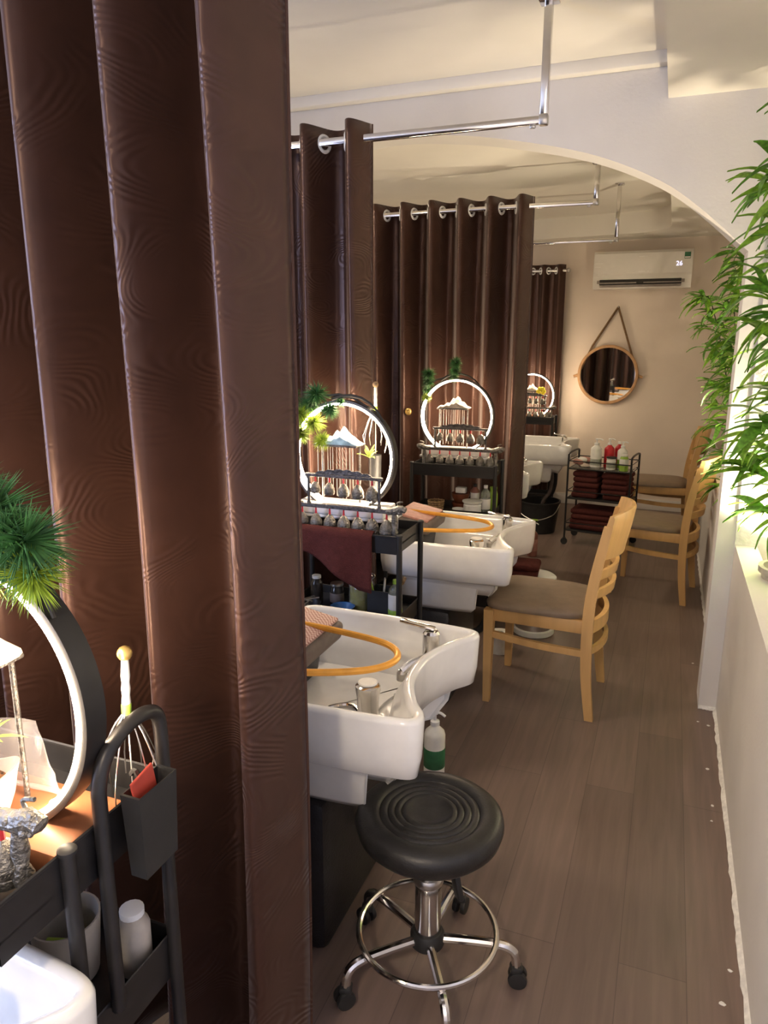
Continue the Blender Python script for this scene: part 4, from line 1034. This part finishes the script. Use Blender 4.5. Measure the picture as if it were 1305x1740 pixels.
# ------------------------------------------------------------------ bamboo
def leaf_mesh(name, m, L=1.0):
    bm = BM(); n = 6; prev = None
    for i in range(n+1):
        s = i/n; w_ = .105*math.sin(PI*min(1, .10+.9*s**.75))**.9 if i < n else .002
        z = .10*math.sin(s*PI*.9) - .22*s*s
        cur = [bm.verts.new((s, -w_, z+.03)), bm.verts.new((s, 0, z)), bm.verts.new((s, w_, z+.03))]
        if prev: bm.faces.new((prev[0], prev[1], cur[1], cur[0])); bm.faces.new((prev[1], prev[2], cur[2], cur[1]))
        prev = cur
    me = bpy.data.meshes.new(name); bm.to_mesh(me); bm.free(); me.materials.append(m)
    for p in me.polygons: p.use_smooth = True
    return me
LM = [leaf_mesh('leaf', M_bleaf), leaf_mesh('leaf', M_bleaf2)]
def bamboo(label, base, ztop, nculm, nleaf, spread, Lr, seed, zlo, bias, poth=.16):
    rnd = random.Random(seed)
    t = thing('bamboo_plant', label, 'plant', base, 0, 'artificial bamboo plants')
    one('pot', M_pot, lambda b: lathe(b, [(.075, 0), (.08, .003), (.095, poth), (.105, poth), (.105, poth+.02), (.09, poth+.02), (.085, poth-.01), (.001, poth-.012)], n=28), t)
    paths = []
    for k in range(nculm):
        a = rnd.uniform(0, 2*PI); r0 = rnd.uniform(.01, .05)
        top = ztop*rnd.uniform(.82, 1)
        dx, dy = bias[0]*rnd.uniform(.3, 1.2)+rnd.uniform(-.05, .05), bias[1]*rnd.uniform(.3, 1.2)+rnd.uniform(-.06, .06)
        pts = bez([(r0*math.cos(a), r0*math.sin(a), poth-.02), (r0*math.cos(a)+dx*.2, r0*math.sin(a)+dy*.2, poth+(top-poth)*.4), (r0*math.cos(a)+dx*.6, r0*math.sin(a)+dy*.6, poth+(top-poth)*.75), (r0*math.cos(a)+dx, r0*math.sin(a)+dy, top)], 8)
        paths.append(pts)
        def cul(b):
            rad = [.0065*(1-.6*i/len(pts)) for i in range(len(pts))]
            tube(b, pts, rad, 7)
            for i in range(2, len(pts)-1, 3): torus(b, pts[i], rad[i], .0015, 10, 5)
        one('culm', M_culm, cul, t)
    made = 0
    while made < nleaf:
        pts = rnd.choice(paths)
        q = rnd.random()**.9; zq = zlo+(ztop-zlo)*q
        p = min(pts, key=lambda v: abs(v.z-zq)).copy()
        az = rnd.uniform(0, 2*PI)
        if rnd.random() < .5: az = PI + rnd.uniform(-1.1, 1.1)
        tw_ = Vector((math.cos(az), math.sin(az), rnd.uniform(.2, .7)))*spread*rnd.uniform(.15, 1)
        tip = p+tw_
        one('sprig', M_culm, lambda b: tube(b, [p, p+tw_*.55+Vector((0, 0, .012)), tip], .0016, 4), t)
        for k in range(rnd.randint(3, 5)):
            lf = bpy.data.objects.new('leaf', LM[1 if rnd.random() < .45 else 0]); C.objects.link(lf); lf.parent = t
            L = Lr*rnd.uniform(.7, 1.2); lf.scale = (L, L, L)
            lf.location = tip if k else p+tw_*.6
            lf.rotation_euler = (rnd.uniform(-.6, .6), rnd.uniform(-.55, .75), az+rnd.uniform(-1.2, 1.2))
            made += 1
bamboo('tall leafy bamboo in the planter before the pier, uplit from its foot', (.44, 2.72, .60), 1.70, 6, 285, .15, .165, 5, .24, (-.07, .04))
bamboo('dense bamboo in the planter past the arch beside the pier', (.42, 4.10, .60), 1.42, 7, 290, .15, .15, 6, .12, (-.12, .04))
bamboo('thin bamboo behind the chairs near the far wall', (.42, 5.25, .60), 1.40, 5, 220, .14, .14, 9, .12, (-.14, .0))

# flowers and grey pot on the planter edge
t = thing('cone_pot', 'taupe flared pot in the planter near pink flowers', 'pot', (.50, 2.16, .60))
one('pot_wall', M_pot, lambda b: lathe(b, [(.05, 0), (.055, .003), (.11, .20), (.115, .205), (.10, .205), (.05, .02), (.001, .015)], n=32), t)
one('pot_soil', M_soil, lambda b: lathe(b, [(.097, .185), (.05, .19), (.001, .192)], n=24), t)
for i, (dx, dy, m_, lb) in enumerate(((.40, 1.98, M_petal, 'pink artificial flower at the foot of the taupe pot'), (.40, 2.09, M_yellow, 'yellow artificial flower at the foot of the taupe pot'))):
    t = thing('small_flower', lb, 'flower', (dx, dy, .60))
    one('stem', M_culm, lambda b: tube(b, [(0, 0, 0), (-.005, 0, .10)], .003, 6), t)
    for k in range(6):
        a = k*PI/3; one('petal', m_, lambda b: ball(b, (-.005+.02*math.cos(a), .02*math.sin(a), .105), .016, 10, 6, (1, 1, .5)), t)
    for k in range(3):
        one('leaf', M_leafy, lambda b: leaf_blade(b, (-.002, 0, .03), k*2.1+.4, .06, .01, .6), t)
